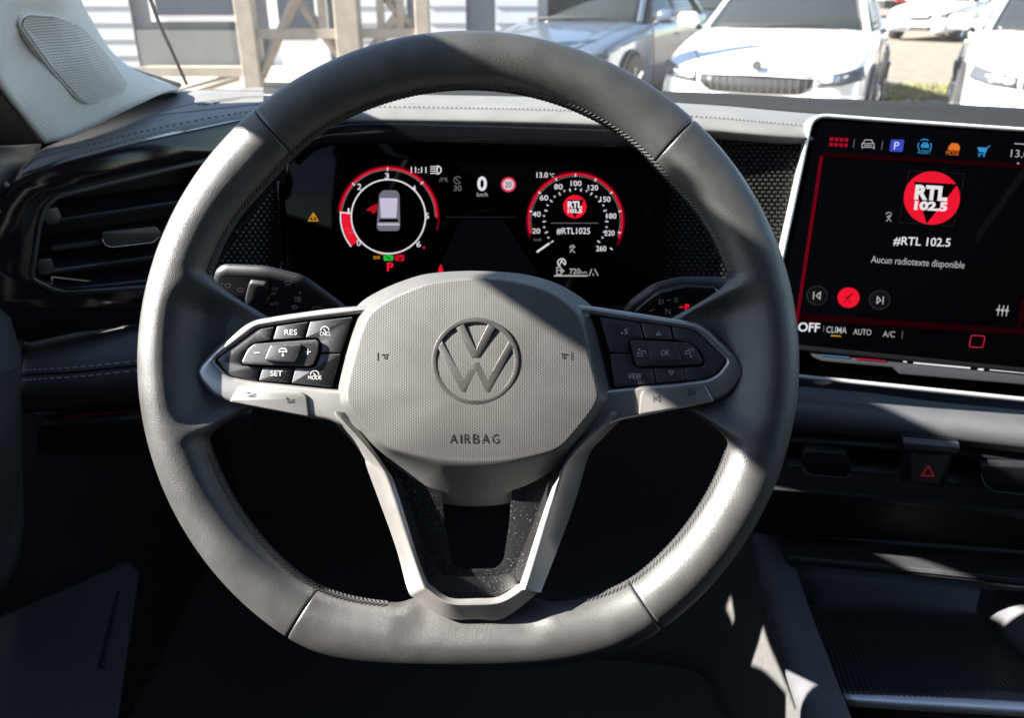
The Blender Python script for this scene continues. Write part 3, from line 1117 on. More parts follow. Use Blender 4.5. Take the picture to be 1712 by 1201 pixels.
# car picture inside the rev counter
k = I().poly(round_poly([(634, 325), (640, 318), (663, 318), (668, 325), (669, 380), (666, 386), (633, 386), (630, 380)], 3))
k.build('car_picture', emit('lit_car_grey', (.45, .45, .55), .35), body)
I2().poly(round_poly([(635, 331), (665, 331), (663, 364), (637, 364)], 2)).build('car_roof_picture', emit('lit_car_lilac', (.75, .68, .9), .75), body)
I2().poly([(635, 366), (665, 366), (667, 371), (633, 371)]).build('car_glass_picture', emit('lit_black', (.02, .02, .03), .02), body)
I2().poly([(632, 373), (668, 373), (668, 377), (632, 377)]).build('car_tail_picture', emit('lit_car_light', (.8, .75, .9), .6), body)
I().poly([(631, 340), (618, 346), (612, 352), (620, 353), (624, 358), (631, 352)]).build('open_door_picture', emit('lit_door_red', (.8, .01, .03), .5), body)
# warning lamps
k = I().stroke([(516, 369), (524, 356), (532, 369)], 1.8, True).stroke([(524, 360), (524, 366)], 3)
k.build('warning_triangle', E_A, body)
k = I().text('SOS', 630, 430.5, 11, 5.5, bold=.02).arc(634, 429, 6, 20, 110, 1.6)
k.build('warning_lamp', E_A, body)
k = I().poly(round_poly([(642, 426), (657, 426), (658, 431), (657, 436), (642, 436), (641, 431)], 2))
k.build('warning_lamp', E_GR, body)
I2().stroke([(646, 429), (653, 433.5)], 1.6).build('warning_lamp_mark', E_K, body)
k = I().arc(668, 431, 4.6, 0, 360, 1.4).text('P', 668, 431, 4, 5.5).arc(668, 431, 7.2, 130, 230, 1.4).arc(668, 431, 7.2, -50, 50, 1.4)
k.build('warning_lamp', E_R, body)
I().text('P', 652.5, 446, 11, 14.5, bold=.03).build('gear_letter', E_R, body)
k = I().disc(737, 445, 2.4, 10).poly([(734, 447), (740, 447), (742, 455), (732, 455)])
k.build('seat_belt_lamp', E_R, body)
# middle column
I().text('11:11', 700, 284, 26, 10, bold=.015).build('clock_digits', E_W, body)
k = I().arc(731, 284, 6.5, -90, 90, 2).stroke([(731, 277), (731, 291)], 2)
for j in range(4):
    k.stroke([(720, 278.5 + 3.7 * j), (729, 278.5 + 3.7 * j)], 1.5)
k.build('headlamp_symbol', E_W, body)
k = I().text('30', 765, 314.5, 13, 9.5).arc(765, 301, 6, 30, 330, 1.2).stroke([(762, 298), (768, 304)], 1.2)
k.stroke([(735, 304), (738, 296)], 1).stroke([(748, 304), (746, 296)], 1).stroke([(739, 303), (740, 298), (744, 298), (745, 303)], 1.1)
k.build('assist_symbols', E_G, body)
I().text('0', 806, 307, 16, 24.5, bold=.03).build('speed_digit', E_W, body)
I().text('km/h', 806.5, 325, 18, 7).build('speed_unit', E_WS, body)
I().disc(850, 308.5, 10).build('limit_sign', emit('lit_sign_white', (.85, .72, .8), .75), body)
I2().arc(850, 308.5, 11, 0, 360, 3.2).build('limit_sign_ring', emit('lit_sign_red', (.9, .05, .1), .75), body)
I3().text('20', 850, 308.5, 10.5, 9).build('limit_digits', emit('lit_sign_digits', (.12, .1, .15), .2), body)
I().poly([(770, 365), (840, 365), (900, 458), (730, 458)]).build('road_picture', E_PU, body)
I().stroke([(745, 363), (862, 363)], 1).build('horizon_picture', emit('lit_horizon', (.5, .5, .8), .04), body)
# speedometer
g2 = (962, 369)
for r, w, m, a0, a1 in ((78, 3, E_R, -22, 196), (81, 3.5, E_RD, -30, 200), (74.5, 1.2, E_G, -20, 195)):
    I().arc(g2[0], g2[1], r, a0, a1, w).build('dial_ring', m, body)
I().arc(g2[0], g2[1], 53, -42, 222, 1).build('dial_ring', E_DG, body)
k = I2()
for j in range(27):
    a = math.radians(222 - 264 * j / 26)
    r0 = 50 if j % 2 == 0 else 52
    k.stroke([(g2[0] + r0 * math.cos(a), g2[1] - r0 * math.sin(a)), (g2[0] + 54.5 * math.cos(a), g2[1] - 54.5 * math.sin(a))], 1.8)
for a in (90, 115, 64, 38, 142, 168, 12, -15, -38):
    k.cut()
    c, s = math.cos(math.radians(a)), math.sin(math.radians(a))
    k.stroke([(g2[0] + 74 * c, g2[1] - 74 * s), (g2[0] + 78 * c, g2[1] - 78 * s)], 2)
for t, x, y, w in (('20', 896.5, 386, 13), ('40', 897, 358, 14), ('60', 909.5, 330.5, 14), ('80', 933.5, 312, 14), ('100', 963, 306.5, 18), ('120', 991.5, 313.5, 17), ('150', 1012, 333, 17), ('180', 1022, 361, 17), ('220', 1019, 389.5, 17), ('260', 1005, 415.5, 17)):
    k.cut().text(t, x, y, w, 9, bold=.008)
k.build('dial_numeral', E_W, body)
I2().stroke([(898, 421), (918, 407)], 3.2).build('speed_needle', E_W, body)
I().text('km/h', 899, 400.5, 12, 5).build('speed_unit', E_G, body)
I().disc(961, 345.5, 19.5).build('station_logo', E_R, body)
I2().poly([(948, 334), (976, 334), (961, 365)]).build('station_logo_triangle', E_K, body)
k = I3().text('RTL', 961, 342, 24, 11.5, bold=.045).text('102.5', 961, 352.5, 24, 7, bold=.045)
k.build('station_lettering', E_W, body)
I().stroke([(921, 373), (1000, 373)], 1).build('divider_line', E_G, body)
I().text('#RTL1025', 958.5, 386.5, 56, 11.5, bold=.008).build('station_lettering', E_W, body)
I().text('13.0', 906.5, 292.5, 19, 9, bold=.012).text('°C', 923, 293, 8, 7).build('temperature_digits', E_W, body)
k = I().stroke([(952, 413), (961, 413)], 1.3).stroke([(953, 422), (960, 413)], 1.3).arc(957, 414, 4, 20, 160, 1.2).stroke([(953, 416), (961, 422)], 1.2)
k.build('radio_symbol', E_WS, body)
k = I().arc(939, 439, 6.5, -40, 250, 1.7).stroke([(936, 442), (939, 435), (943, 442)], 1.6)
k.build('start_stop_symbol', E_W, body)
k = I().stroke([(931, 447), (938, 447), (938, 459), (931, 459)], 1.6, True).stroke([(931, 452), (938, 452)], 1.4).poly([(939, 449), (944, 453), (939, 457)])
k.text('720', 961, 453.5, 18, 9, bold=.012).text('km', 976, 455, 10, 5).stroke([(927, 461), (982, 461)], 2.4)
k.stroke([(985, 461), (989, 450)], 1.4).stroke([(1000, 461), (994, 450)], 1.4).stroke([(992, 461), (991.5, 457)], 1.2)
k.build('range_display', E_WS, body)

# ------------------------------------------------------------------ honeycomb speaker-style panels either side of the cluster
def honeycomb(name, poly, mp, label, pitch=10.0, hgt=.0022):
    root = thing(name, mp(poly[-1][0], poly[-1][1]), label, 'trim panel')
    plate('backing', round_poly(poly, 3), mp, -.012, 0, GAP, root, bev=1)
    P = [Vector((x, y)) for x, y in poly]

    def inside(x, y):
        c = False
        for i in range(len(P)):
            a, b = P[i - 1], P[i]
            if (a.y > y) != (b.y > y) and x < (b.x - a.x) * (y - a.y) / (b.y - a.y) + a.x:
                c = not c
        return c
    xs = [p.x for p in P]; ys = [p.y for p in P]
    V, Fc = [], []
    row = 0
    y = min(ys)
    while y < max(ys):
        x = min(xs) + (pitch / 2 if row % 2 else 0)
        while x < max(xs):
            if inside(x - 3, y) and inside(x + 3, y):
                b = len(V)
                for rr, h in ((pitch * .46, 0.0002), (pitch * .33, hgt)):
                    for kk in range(6):
                        a = math.pi / 3 * kk + math.pi / 6
                        V.append(mp(x + rr * math.cos(a), y + rr * .78 * math.sin(a), h))
                V.append(mp(x, y, hgt * 1.25))
                for kk in range(6):
                    k2 = (kk + 1) % 6
                    Fc.append((b + kk, b + 6 + kk, b + 6 + k2, b + k2))
                    Fc.append((b + 6 + kk, b + 12, b + 6 + k2))
            x += pitch
        y += pitch * .68
        row += 1
    o = obj('honeycomb', V, orient(V, Fc), HEX, root, smooth=50)
    o['kind'] = 'stuff'
    return root


hp = plane3((1110, 300, .735), (1330, 300, .72), (1110, 480, .76))
honeycomb('honeycomb_panel', [(1116, 236), (1200, 226), (1340, 238), (1340, 330), (1300, 500), (1106, 500)], hp, 'black honeycomb trim panel between the instrument display and the touchscreen')
hq = plane3((375, 400, .715), (488, 300, .735), (375, 470, .73))
honeycomb('honeycomb_panel', [(470, 300), (484, 330), (494, 470), (360, 470), (362, 440), (390, 390)], hq, 'black honeycomb trim panel between the left air vent and the instrument display')
for nm, pts in (('panel_trim', [(458, 300), (463, 302), (478, 440), (470, 452), (462, 450), (468, 436)]),):
    o = plate('panel_trim', round_poly(pts, 2), hq, 0.0, .006, CHROME, bpy.data.objects['honeycomb_panel.001'], bev=1.5)

# ------------------------------------------------------------------ left air vent
vp = plane3((20, 330, .603), (480, 215, .738), (240, 545, .69))
vent = thing('air_vent', vp(60, 540), 'glossy black air vent with horizontal slats at the left end of the dashboard', 'air vent')
vout = [(-60, 430), (-8, 350), (3, 332), (20, 306), (50, 289), (120, 267), (250, 233), (400, 201), (500, 188), (482, 262), (474, 330), (455, 440), (360, 520), (240, 540), (130, 556), (45, 575), (0, 520), (-60, 520)]
vhole = [(50, 468), (62, 380), (73, 345), (95, 326), (200, 300), (300, 276), (365, 262), (385, 285), (380, 350), (350, 440), (330, 470), (250, 482), (110, 493), (85, 486)]
vs = plate('surround', round_poly(vout, 8), vp, -.03, 0, PIANO, vent, holes=[round_poly(vhole, 9)], bev=2.5, bevh=.0012, steps=3)
plate('duct', round_poly([(x, y) for x, y in offset_poly(vhole, -6)], 8), vp, -.07, -.045, GAP, vent, bev=1)
rim_o = offset_poly(round_poly(vhole, 9), -2)
plate('duct_rim', rim_o, vp, -.04, .0016, VENTP, vent, holes=[offset_poly(round_poly(vhole, 9), 7)], bev=1.6, bevh=.001)


def slat(front, bk, hf=-.008, hb=-.034, mp=None, root=None, m=VENTP, th=.0035):
    mp = mp or vp
    (x0, y0), (x1, y1) = front
    (u0, v0), (u1, v1) = bk
    A, B = mp(x0, y0, hf), mp(x1, y1, hf)
    Cc, Dd = mp(u0, v0, hb), mp(u1, v1, hb)
    n = (B - A).cross(Cc - A).normalized()
    if n.dot(AU) > 0: n = -n
    rows = [[Cc, Dd], [A.lerp(Cc, .06), B.lerp(Dd, .06)], [A + n * th * .3, B + n * th * .3], [A + n * th, B + n * th], [Cc + n * th, Dd + n * th]]
    V = [v for r in rows for v in r]
    Fc = grid_faces(5, 2) + [(0, 1, 9, 8), (0, 2, 4, 6, 8), (9, 7, 5, 3, 1)]
    return obj('slat', V, Fc, m, root or vent, smooth=20, recalc=True)


for fr, bk in ((((82, 372), (372, 328)), ((90, 346), (372, 306))), (((92, 415), (368, 378)), ((100, 402), (366, 362))),
               (((70, 458), (352, 418)), ((72, 434), (356, 396))), (((100, 488), (330, 462)), ((105, 470), (335, 446)))):
    slat(fr, bk)
for pts in ([(78, 350), (100, 346), (108, 366), (100, 378), (82, 378), (76, 366)], [(66, 436), (90, 433), (96, 452), (88, 462), (70, 462), (64, 450)]):
    plate('slat_end', round_poly(pts, 5), vp, -.03, -.006, VENTP, vent, bev=2.5, steps=3)
tab = plate('tab', round_poly([(170, 398), (176, 410), (186, 414), (256, 406), (268, 396), (270, 388), (262, 378), (172, 388)], 3), vp, -.02, -.001, VENTP, vent, bev=2, steps=3)
k = Ink(vp, -.0006)
k.stroke([(171, 400), (177, 410), (187, 413.4), (256, 405.4), (267, 396)], 1.3)
k.build('tab_edge', CHROMEL, tab)

# ------------------------------------------------------------------ lower left padding, door, footwell
R0 = [(42, 560, .70), (60, 556, .70), (130, 556, .705), (240, 541, .72), (420, 520, .74)]
R1 = [(38, 590, .655), (56, 578, .66), (130, 570, .672), (240, 553, .69), (420, 532, .71)]
R2 = [(34, 628, .645), (52, 626, .65), (130, 621, .662), (240, 610, .68), (420, 596, .70)]
R3 = [(32, 660, .655), (50, 662, .66), (130, 657, .672), (240, 648, .69), (420, 632, .71)]
R4 = [(34, 690, .70), (50, 690, .70), (130, 686, .71), (240, 680, .73), (420, 668, .75)]
kp = loft('knee_pad', [R0, R1, R2, R3, R4], SOFT, dash, nu=8, nv=6)
V, Fc = [], []
for dy in (-7.5, 8.5):
    ln = catmull([W(x + 4, y + dy, d - .0012) for x, y, d in R2], 14)
    for i in range(0, len(ln) - 1, 2):
        a, b = ln[i], ln[i + 1]
        b = a.lerp(b, 1.25)
        tube_geo([a, b], .00055, 5, True, V, Fc)
o = obj('stitching', V, Fc, STITCH, kp)
o['kind'] = 'stuff'
tube_geo  # seam between the two rows
V, Fc = tube_geo(catmull([W(x + 2, y + .5, d - .0003) for x, y, d in R2], 6), .0009, 6)
obj('seam', V, Fc, GAP, kp)
loft('lower_panel', [[(40, 676, .72), (150, 672, .73), (420, 655, .75)], [(60, 700, .70), (150, 695, .70), (420, 675, .72)],
                     [(62, 722, .70), (150, 718, .70), (420, 700, .72)], [(62, 760, .74), (150, 760, .74), (420, 745, .76)]], DARKP, dash, nu=4, nv=4)
V, Fc = tube_geo([W(110, 697, .698), W(180, 691, .698), W(300, 684, .712)], .0012, 6)  # dim glowing tube standing in for a red reflection of the ambient light
obj('ambient_reflection', V, Fc, emit('lit_reflection', (1, .02, .08), .006), dash)
door = thing('door_panel', W(-40, 1100, .66), 'black padded driver door panel at the left edge with pale stitching', 'door')
dA = [(-160, 470, .50), (-60, 490, .56), (0, 517, .60), (30, 548, .64), (38, 580, .68)]
dB = [(-160, 580, .48), (-60, 600, .54), (0, 615, .585), (30, 605, .62), (37, 600, .66)]
dC = [(-160, 660, .48), (-60, 660, .54), (0, 640, .585), (30, 626, .62), (36, 618, .66)]
dD = [(-160, 800, .50), (-60, 790, .55), (0, 780, .60), (28, 740, .64), (36, 700, .68)]
dE = [(-160, 1010, .60), (-60, 1000, .68), (0, 990, .74), (30, 940, .80), (40, 880, .84)]
loft('armrest_pad', [dA, dB, dC, dD, dE], SOFT, door, nu=6, nv=6)
V, Fc = [], []
for p0, p1 in (((-30, 636, .558), (37, 606, .652)), ((-30, 658, .558), (34, 628, .652))):
    A, B = W(p0[0], p0[1], p0[2] - .004), W(p1[0], p1[1], p1[2] - .006)
    for i in range(14):
        tube_geo([A.lerp(B, i / 14), A.lerp(B, i / 14 + .04)], .00055, 5, True, V, Fc)
o = obj('stitching', V, Fc, STITCH, door)
o['kind'] = 'stuff'
loft('mirror_sail', [[(-220, -40, .48), (-60, 70, .60), (0, 130, .66), (84, 238, .74)], [(-220, 240, .46), (-60, 250, .57), (0, 252, .63), (76, 250, .73)]], RUBBER, door, nu=6, nv=5)
loft('door_top', [[(-200, 210, .46), (-60, 235, .56), (0, 243, .62), (70, 240, .72)], [(-200, 270, .45), (-60, 262, .56), (0, 262, .62), (62, 262, .68)],
                  [(-200, 330, .45), (-60, 310, .56), (0, 300, .60), (40, 290, .65)], [(-200, 480, .47), (-60, 430, .56), (0, 400, .61), (20, 390, .66)]], DASHK, door, nu=6, nv=5)
dp = plane3((0, 1032, .80), (230, 940, .92), (100, 1201, .76))
plate('door_pocket', round_poly([(-80, 1070), (0, 1030), (215, 936), (235, 955), (215, 1090), (195, 1230), (-80, 1230)], 10), dp, -.03, 0, DARKP, door, bev=6, steps=3)
plate('pocket_trim', round_poly([(198, 990), (205, 990), (176, 1118), (166, 1118)], 3), dp, 0, .004, VENTP, door, bev=1.5)

# ------------------------------------------------------------------ touchscreen
sx = (AR * .989 - AU * .1025 + AT * .108)
sy = (AR * .214 + AU * 1.0 + AT * .22)
sc = Plane(W(1352, 195, .70), sx, sy)
scr = thing('touchscreen', sc(1500, 650, -.03), 'large touchscreen in a silver frame showing a red radio station logo', 'touchscreen')
SL = lambda x: 192 + .0673 * (x - 1400)
SB = lambda x: 637 + .1023 * (x - 1370)
fo = [(1354, SL(1354) - 1)] + [(x, SL(x)) for x in (1500, 1712, 1990)] + [(x, SB(x)) for x in (1895, 1712, 1500, 1262)]
fo = round_poly(fo, 30, 8)
fi = offset_poly(fo, 8)
plate('frame', fo, sc, -.022, .003, CHROMEL, scr, holes=[fi], bev=4, bevh=.0025, steps=4)
face = plate('display_glass', offset_poly(fo, 6.5), sc, -.018, .0008, GLASSD, scr, bev=.5, bevh=.0002)


def S():
    return Ink(sc, .0013)


def S2():
    return Ink(sc, .0015)


def S3():
    return Ink(sc, .0017)


k = S()
for r in range(2):
    for c in range(4):
        x, y = 1390 + c * 8.2 - r * 1, 232.5 + r * 9 + c * .5
        k.poly([(x - 3, y - 3), (x + 3.2, y - 2.7), (x + 2.7, y + 3), (x - 3.4, y + 2.6)])
k.build('menu_symbol', emit('lit_menu_red', (.85, .01, .05), .45), face)
k = S().stroke([(1426, 247), (1428, 233)], 1.1).cut().stroke([(1473, 250), (1475, 236)], 1.1)
k.build('divider_line', E_G, face)


def car_icon(k, cx, cy, s=1.0, w=1.4):
    k.stroke([(cx - 8 * s, cy - 2 * s), (cx - 5 * s, cy - 7 * s), (cx + 6 * s, cy - 7 * s), (cx + 8 * s, cy - 2 * s)], w)
    k.stroke([(cx - 10 * s, cy + 7 * s), (cx - 10 * s, cy - 1 * s), (cx + 10 * s, cy - 1 * s), (cx + 10 * s, cy + 8 * s)], w)
    k.stroke([(cx - 10 * s, cy + 5 * s), (cx + 10 * s, cy + 5.5 * s)], w).stroke([(cx - 6 * s, cy + 2 * s), (cx + 6 * s, cy + 2.4 * s)], w)
    return k


car_icon(S(), 1450.5, 241).build('car_symbol', E_WS, face)
S().poly(round_poly([(1489, 233), (1511, 234), (1508, 254), (1486, 253)], 2)).build('parking_symbol', E_B, face)
S2().text('P', 1498, 243.5, 8, 12.5, shear=.1).build('parking_letter', E_W, face)
k = car_icon(S(), 1545.5, 243, .55, 2.0).arc(1545, 244, 11, 55, 125, 1.5).arc(1545, 244, 11, 150, 215, 1.5).arc(1545, 244, 11, -35, 30, 1.5)
k.text('ASSIST', 1544.5, 254, 22, 6.5, shear=.1, slope=.05).build('assist_symbol', E_C, face)
k = S().poly([(1587, 248), (1587, 243), (1590, 239), (1600, 240), (1603, 244), (1602, 249)]).poly([(1585, 244), (1604, 245), (1603, 252), (1584, 251)])
k.text('MODE', 1591.5, 256, 21, 7, shear=.1, slope=.05).build('mode_symbol', E_O, face)
k = S().poly([(1633, 246), (1649, 247), (1646, 255), (1636, 254)]).stroke([(1654, 244), (1650, 246), (1645, 258), (1634, 257)], 1.5).disc(1636, 260.5, 1.6, 8).disc(1644, 261, 1.6, 8)
k.build('shop_symbol', E_C, face)
k = S().text('13.0', 1704, 257, 30, 12.5, shear=.12, slope=.06).stroke([(1695, 240), (1730, 242)], 1.6).disc(1701, 273.5, 2, 10)
k.build('temperature_digits', E_WS, face)
# faint red ambient frame of the interface
k = S().poly([(1370, 261), (1376, 262), (1331, 560), (1325, 560)])
k.build('ambient_line', E_RD, face)
k = S().poly([(1374, 254), (1740, 276), (1738, 283), (1373, 262)]).cut().poly([(1340, 524), (1712, 550), (1712, 560), (1338, 536)]).cut().poly([(1708, 500), (1716, 500), (1706, 552), (1698, 551)])
k.build('ambient_line', E_RDD, face)
ce = (1557, 331)
S().disc(ce[0], ce[1], 47, 64, 44.5).build('station_logo', E_R, face)
S2().poly([(1527, 304), (1600, 308), (1548, 374)]).build('station_logo_triangle', E_K, face)
k = S3().text('RTL', 1556, 322.5, 55, 25, bold=.055, shear=.12, slope=.06).text('102.5', 1555, 344.5, 55, 15.5, bold=.055, shear=.12, slope=.05)
k.build('station_lettering', emit('lit_logo_white', (.95, .9, .93), .85), face)
k = S().stroke([(1520, 285), (1612, 291), (1593, 378), (1502, 372)], .5, True)
k.build('cover_outline', E_DG, face)
S().text('#RTL 102.5', 1540.5, 404.5, 95, 15.5, bold=.012, shear=.14, slope=.035).build('station_lettering', E_W, face)
S().text('Aucun radiotexte disponible', 1533.5, 440, 156, 15.5, shear=.14, slope=.064).build('radio_text_lettering', E_WS, face)
k = S().arc(1485, 360, 5, 20, 160, 1.2).stroke([(1481, 370), (1489, 360)], 1.2).stroke([(1482, 361), (1489, 370)], 1.2).disc(1486, 361, 1.5, 8)
k.build('radio_symbol', E_WS, face)
for cx, cy, m in ((1365.5, 494, None), (1418, 497.5, E_R), (1470, 501.5, None)):
    if m:
        S().disc(cx, cy, 18.5, 48, 17).build('mute_button', m, face)
    else:
        S().disc(cx, cy, 18, 48, 16.5).build('skip_button', E_DG, face)
        S2().disc(cx, cy, 16.5, 48, 15).build('skip_button_face', emit('lit_button_dark', (.3, .3, .35), .02), face)
k = S3().stroke([(1360, 488), (1359, 500)], 1.8).stroke([(1371, 488), (1364, 494), (1370, 500)], 1.8, True).cut()
k.stroke([(1476, 496), (1475, 508)], 1.8).stroke([(1466, 495.5), (1471.5, 502), (1465, 507)], 1.8, True)
k.build('skip_symbol', E_WS, face)
k = S2().stroke([(1412, 498), (1417, 497), (1422, 492)], 1.4).stroke([(1411, 505), (1424, 490)], 1.4).stroke([(1419, 500), (1420, 506)], 1.2)
k.build('mute_symbol', E_K, face)
k = S()
for j in range(3):
    k.stroke([(1670 + j * 7, 510 + j * .6), (1667 + j * 7, 527 + j * .6)], 1.7).disc(1668 + j * 7, 518 + j * .6, 2.8, 12)
k.stroke([(1664, 517.5), (1686, 519)], 1.2)
k.build('equalizer_symbol', E_WS, face)
S().text('OFF', 1352, 547, 36, 15.5, bold=.02, shear=.1, slope=.04).build('climate_lettering', E_W, face)
k = S().text('CLIMA', 1398, 551.5, 34, 10.5, bold=.01, shear=.1, slope=.05).cut().text('AUTO', 1441, 555, 30, 10, shear=.1, slope=.05).cut().text('A/C', 1485.5, 558.5, 20, 10, shear=.1, slope=.05)
k.build('climate_lettering', E_WS, face)
S().stroke([(1376, 554), (1377, 545)], 1.1).cut().stroke([(1507, 566), (1508.5, 554)], 1.1).build('divider_line', E_G, face)
S().stroke([(1389, 561), (1405, 562)], 2).build('climate_mark', E_A, face)
S().stroke(round_poly([(1623, 560), (1646, 562), (1642, 581), (1619, 580)], 4), 1.5, True).build('home_symbol', emit('lit_home_red', (.95, .03, .1), .6), face)
# slider bar along the bottom of the screen
sl_b = lambda x, y, h=0: sc(x, y, h)
plate('slider_ledge', [(x, SB(x) - 57) for x in (1300, 1500, 1712, 1900)] + [(x, SB(x) - 51) for x in (1900, 1712, 1500, 1300)], sc, 0, .010, PIANO, face, bev=1.2)
bar = plate('touch_slider', round_poly([(1343, 581), (1368, 590), (1490, 600), (1495, 594), (1499, 603), (1712, 622), (1900, 640), (1900, 662), (1712, 641), (1500, 623), (1488, 612), (1372, 602), (1358, 596)], 3), sc, 0, .008, mat('slider_grey', (.035, .035, .042), .32), face, bev=2.5, steps=3)
k = Ink(sc, .0086)
k.stroke([(1368, 591), (1415, 595)], 2.4).build('cold_mark', emit('lit_cold', (.12, .4, .8), .4), bar)
Ink(sc, .0086).stroke([(1427, 597), (1475, 601)], 2.4).build('warm_mark', emit('lit_warm', (.8, .03, .06), .5), bar)
k = Ink(sc, .0086).stroke([(1522, 604), (1615, 612.5)], 2.4).cut().stroke([(1648, 615), (1712, 621)], 2.4).cut().poly([(1626, 615), (1638, 609), (1637, 617)]).stroke([(1505, 602), (1510, 602.5)], 2)
k.build('volume_mark', emit('lit_volume', (.95, .95, 1), .95), bar)

# ------------------------------------------------------------------ centre stack below the screen
cp = [[(1250, 640, .80), (1400, 652, .78), (1560, 668, .765), (1712, 685, .745), (1900, 710, .72)],
      [(1250, 660, .765), (1400, 673, .75), (1560, 690, .735), (1712, 708, .715), (1900, 730, .69)],
      [(1250, 690, .76), (1400, 703, .745), (1560, 720, .73), (1712, 738, .71), (1900, 760, .685)],
      [(1250, 712, .775), (1400, 724, .76), (1560, 740, .745), (1712, 757, .725), (1900, 780, .70)],
      [(1250, 722, .83), (1400, 733, .81), (1560, 748, .80), (1712, 765, .78), (1900, 788, .75)]]
loft('center_pad', cp, SOFT, dash, nu=6, nv=6)
cv = plane3((1300, 780, .785), (1712, 820, .735), (1500, 880, .80))
cvent = thing('center_vent', cv(1500, 860), 'black centre air vents with chrome tabs below the touchscreen', 'air vent')
plate('duct', [(1270, 712), (1500, 730), (1712, 752), (1860, 770), (1860, 880), (1712, 862), (1500, 835), (1270, 810)], cv, -.07, -.04, GAP, cvent, bev=1)
for fr, bk in ((((1300, 752), (1506, 768)), ((1300, 735), (1506, 752))), (((1320, 797), (1506, 812)), ((1320, 785), (1506, 800))),
               (((1590, 775), (1860, 800)), ((1590, 760), (1860, 784))), (((1590, 826), (1860, 852)), ((1590, 812), (1860, 838)))):
    slat(fr, bk, -.012, -.035, cv, cvent)
for pts, ed in (([(1340, 775), (1344, 792), (1354, 800), (1414, 805), (1424, 797), (1424, 785), (1415, 765), (1345, 760)], [(1342, 786), (1347, 794), (1356, 798.5), (1414, 803), (1423, 796)]),
                ([(1640, 785), (1646, 815), (1662, 828), (1800, 845), (1800, 790)], [(1642, 800), (1648, 815), (1663, 826.5), (1790, 841)])):
    t = plate('tab', round_poly(pts, 4), cv, -.03, -.004, VENTP, cvent, bev=2.5, steps=3)
    Ink(cv, -.0034).stroke(ed, 1.7).build('tab_edge', CHROMEL, t)
loft('vent_lip', [[(1250, 806, .79), (1310, 812, .785), (1500, 828, .77), (1712, 852, .745), (1900, 875, .72)],
                  [(1250, 812, .775), (1310, 820, .77), (1500, 836, .755), (1712, 861, .73), (1900, 884, .705)],
                  [(1250, 822, .785), (1310, 829, .78), (1500, 845, .765), (1712, 871, .74), (1900, 894, .715)]], DARKP, cvent, nu=5, nv=3)
hz = thing('hazard_switch', cv(1550, 820), 'hazard warning switch with a red triangle between the centre vents', 'switch')
plate('housing', round_poly([(1506, 736), (1606, 746), (1603, 760), (1596, 768), (1580, 826), (1508, 820)], 4), cv, -.05, -.006, VENTP, hz, bev=2)
plate('housing_cap', round_poly([(1510, 738), (1606, 747), (1600, 756), (1512, 748)], 3), cv, -.008, .002, SOFT, hz, bev=2)
hb = plate('push_button', round_poly([(1525, 765), (1588, 769), (1571, 815), (1526, 811)], 3), cv, -.007, -.003, SOFT, hz, bev=1.5)
k = Ink(cv, -.0026).stroke([(1541, 799), (1553, 783), (1562, 800)], 1.5, True)
k.build('warning_triangle', emit('lit_hazard', (.75, .03, .06), .28), hb)

# ------------------------------------------------------------------ centre console
cons = thing('center_console', W(1500, 1150, .8), 'dark centre console with an open tray, ribbed mat and chrome edge', 'console')
loft('stack_panel', [[(1250, 820, .80), (1310, 826, .80), (1500, 842, .785), (1712, 866, .76), (1900, 890, .735)],
                     [(1255, 860, .83), (1310, 862, .83), (1500, 872, .815), (1712, 892, .79), (1900, 912, .76)],
                     [(1260, 892, .86), (1310, 896, .86), (1500, 905, .845), (1712, 921, .82), (1900, 940, .79)]], DASHK, cons, nu=5, nv=4)
loft('shelf', [[(1290, 892, .868), (1400, 898, .86), (1550, 908, .85), (1712, 920, .828), (1900, 940, .80)],
               [(1318, 932, .81), (1420, 941, .80), (1550, 953, .79), (1712, 970, .77), (1900, 990, .74)],
               [(1320, 938, .806), (1420, 947, .797), (1550, 959, .787), (1712, 977, .767), (1900, 998, .738)],
               [(1322, 944, .82), (1420, 953, .81), (1550, 966, .80), (1712, 985, .78), (1900, 1006, .75)]], DASHK, cons, nu=5, nv=4)
loft('tray_back', [[(1320, 940, .95), (1500, 955, .93), (1712, 980, .91), (1900, 1000, .88)], [(1345, 1040, .90), (1500, 1035, .89), (1712, 1050, .86), (1900, 1060, .83)]], DARKP, cons, nu=4, nv=3)
# ribbed rubber mat: real ridges
rows = []
TL, TR, BL, BR = (1350, 1000), (1640, 1012), (1398, 1160), (1860, 1190)
NC = 200
mp = plane3((1366, 1029, .885), (1640, 1040, .86), (1420, 1150, .73))
mp2 = mp
for i in range(15):
    t = i / 14
    row = []
    for j in range(NC):
        u = j / (NC - 1)
        x = (TL[0] * (1 - u) + TR[0] * u) * (1 - t) + (BL[0] * (1 - u) + BR[0] * u) * t
        y = (TL[1] * (1 - u) + TR[1] * u) * (1 - t) + (BL[1] * (1 - u) + BR[1] * u) * t
        h = .0022 * (1 if (j % 4) in (1, 2) else 0) * (1 if 2 <= i else 0)
        row.append(mp(x, y, h))
    rows.append(row)
V = [v for r in rows for v in r]
obj('ribbed_mat', V, orient(V, grid_faces(15, NC)), mat('mat_rubber', (.03, .03, .031), .4), cons, smooth=20, solid=.003)
loft('tray_side', [[(1640, 985, .84), (1712, 990, .80), (1900, 1000, .74)], [(1632, 1020, .85), (1712, 1098, .76), (1860, 1190, .66)]], SOFT, cons, nu=4, nv=4)
loft('tray_edge', [[(1392, 1140, .745), (1500, 1147, .735), (1712, 1158, .71), (1900, 1170, .69)], [(1402, 1160, .725), (1500, 1164, .715), (1712, 1176, .69), (1900, 1190, .67)]], SOFT, cons, nu=4, nv=3)
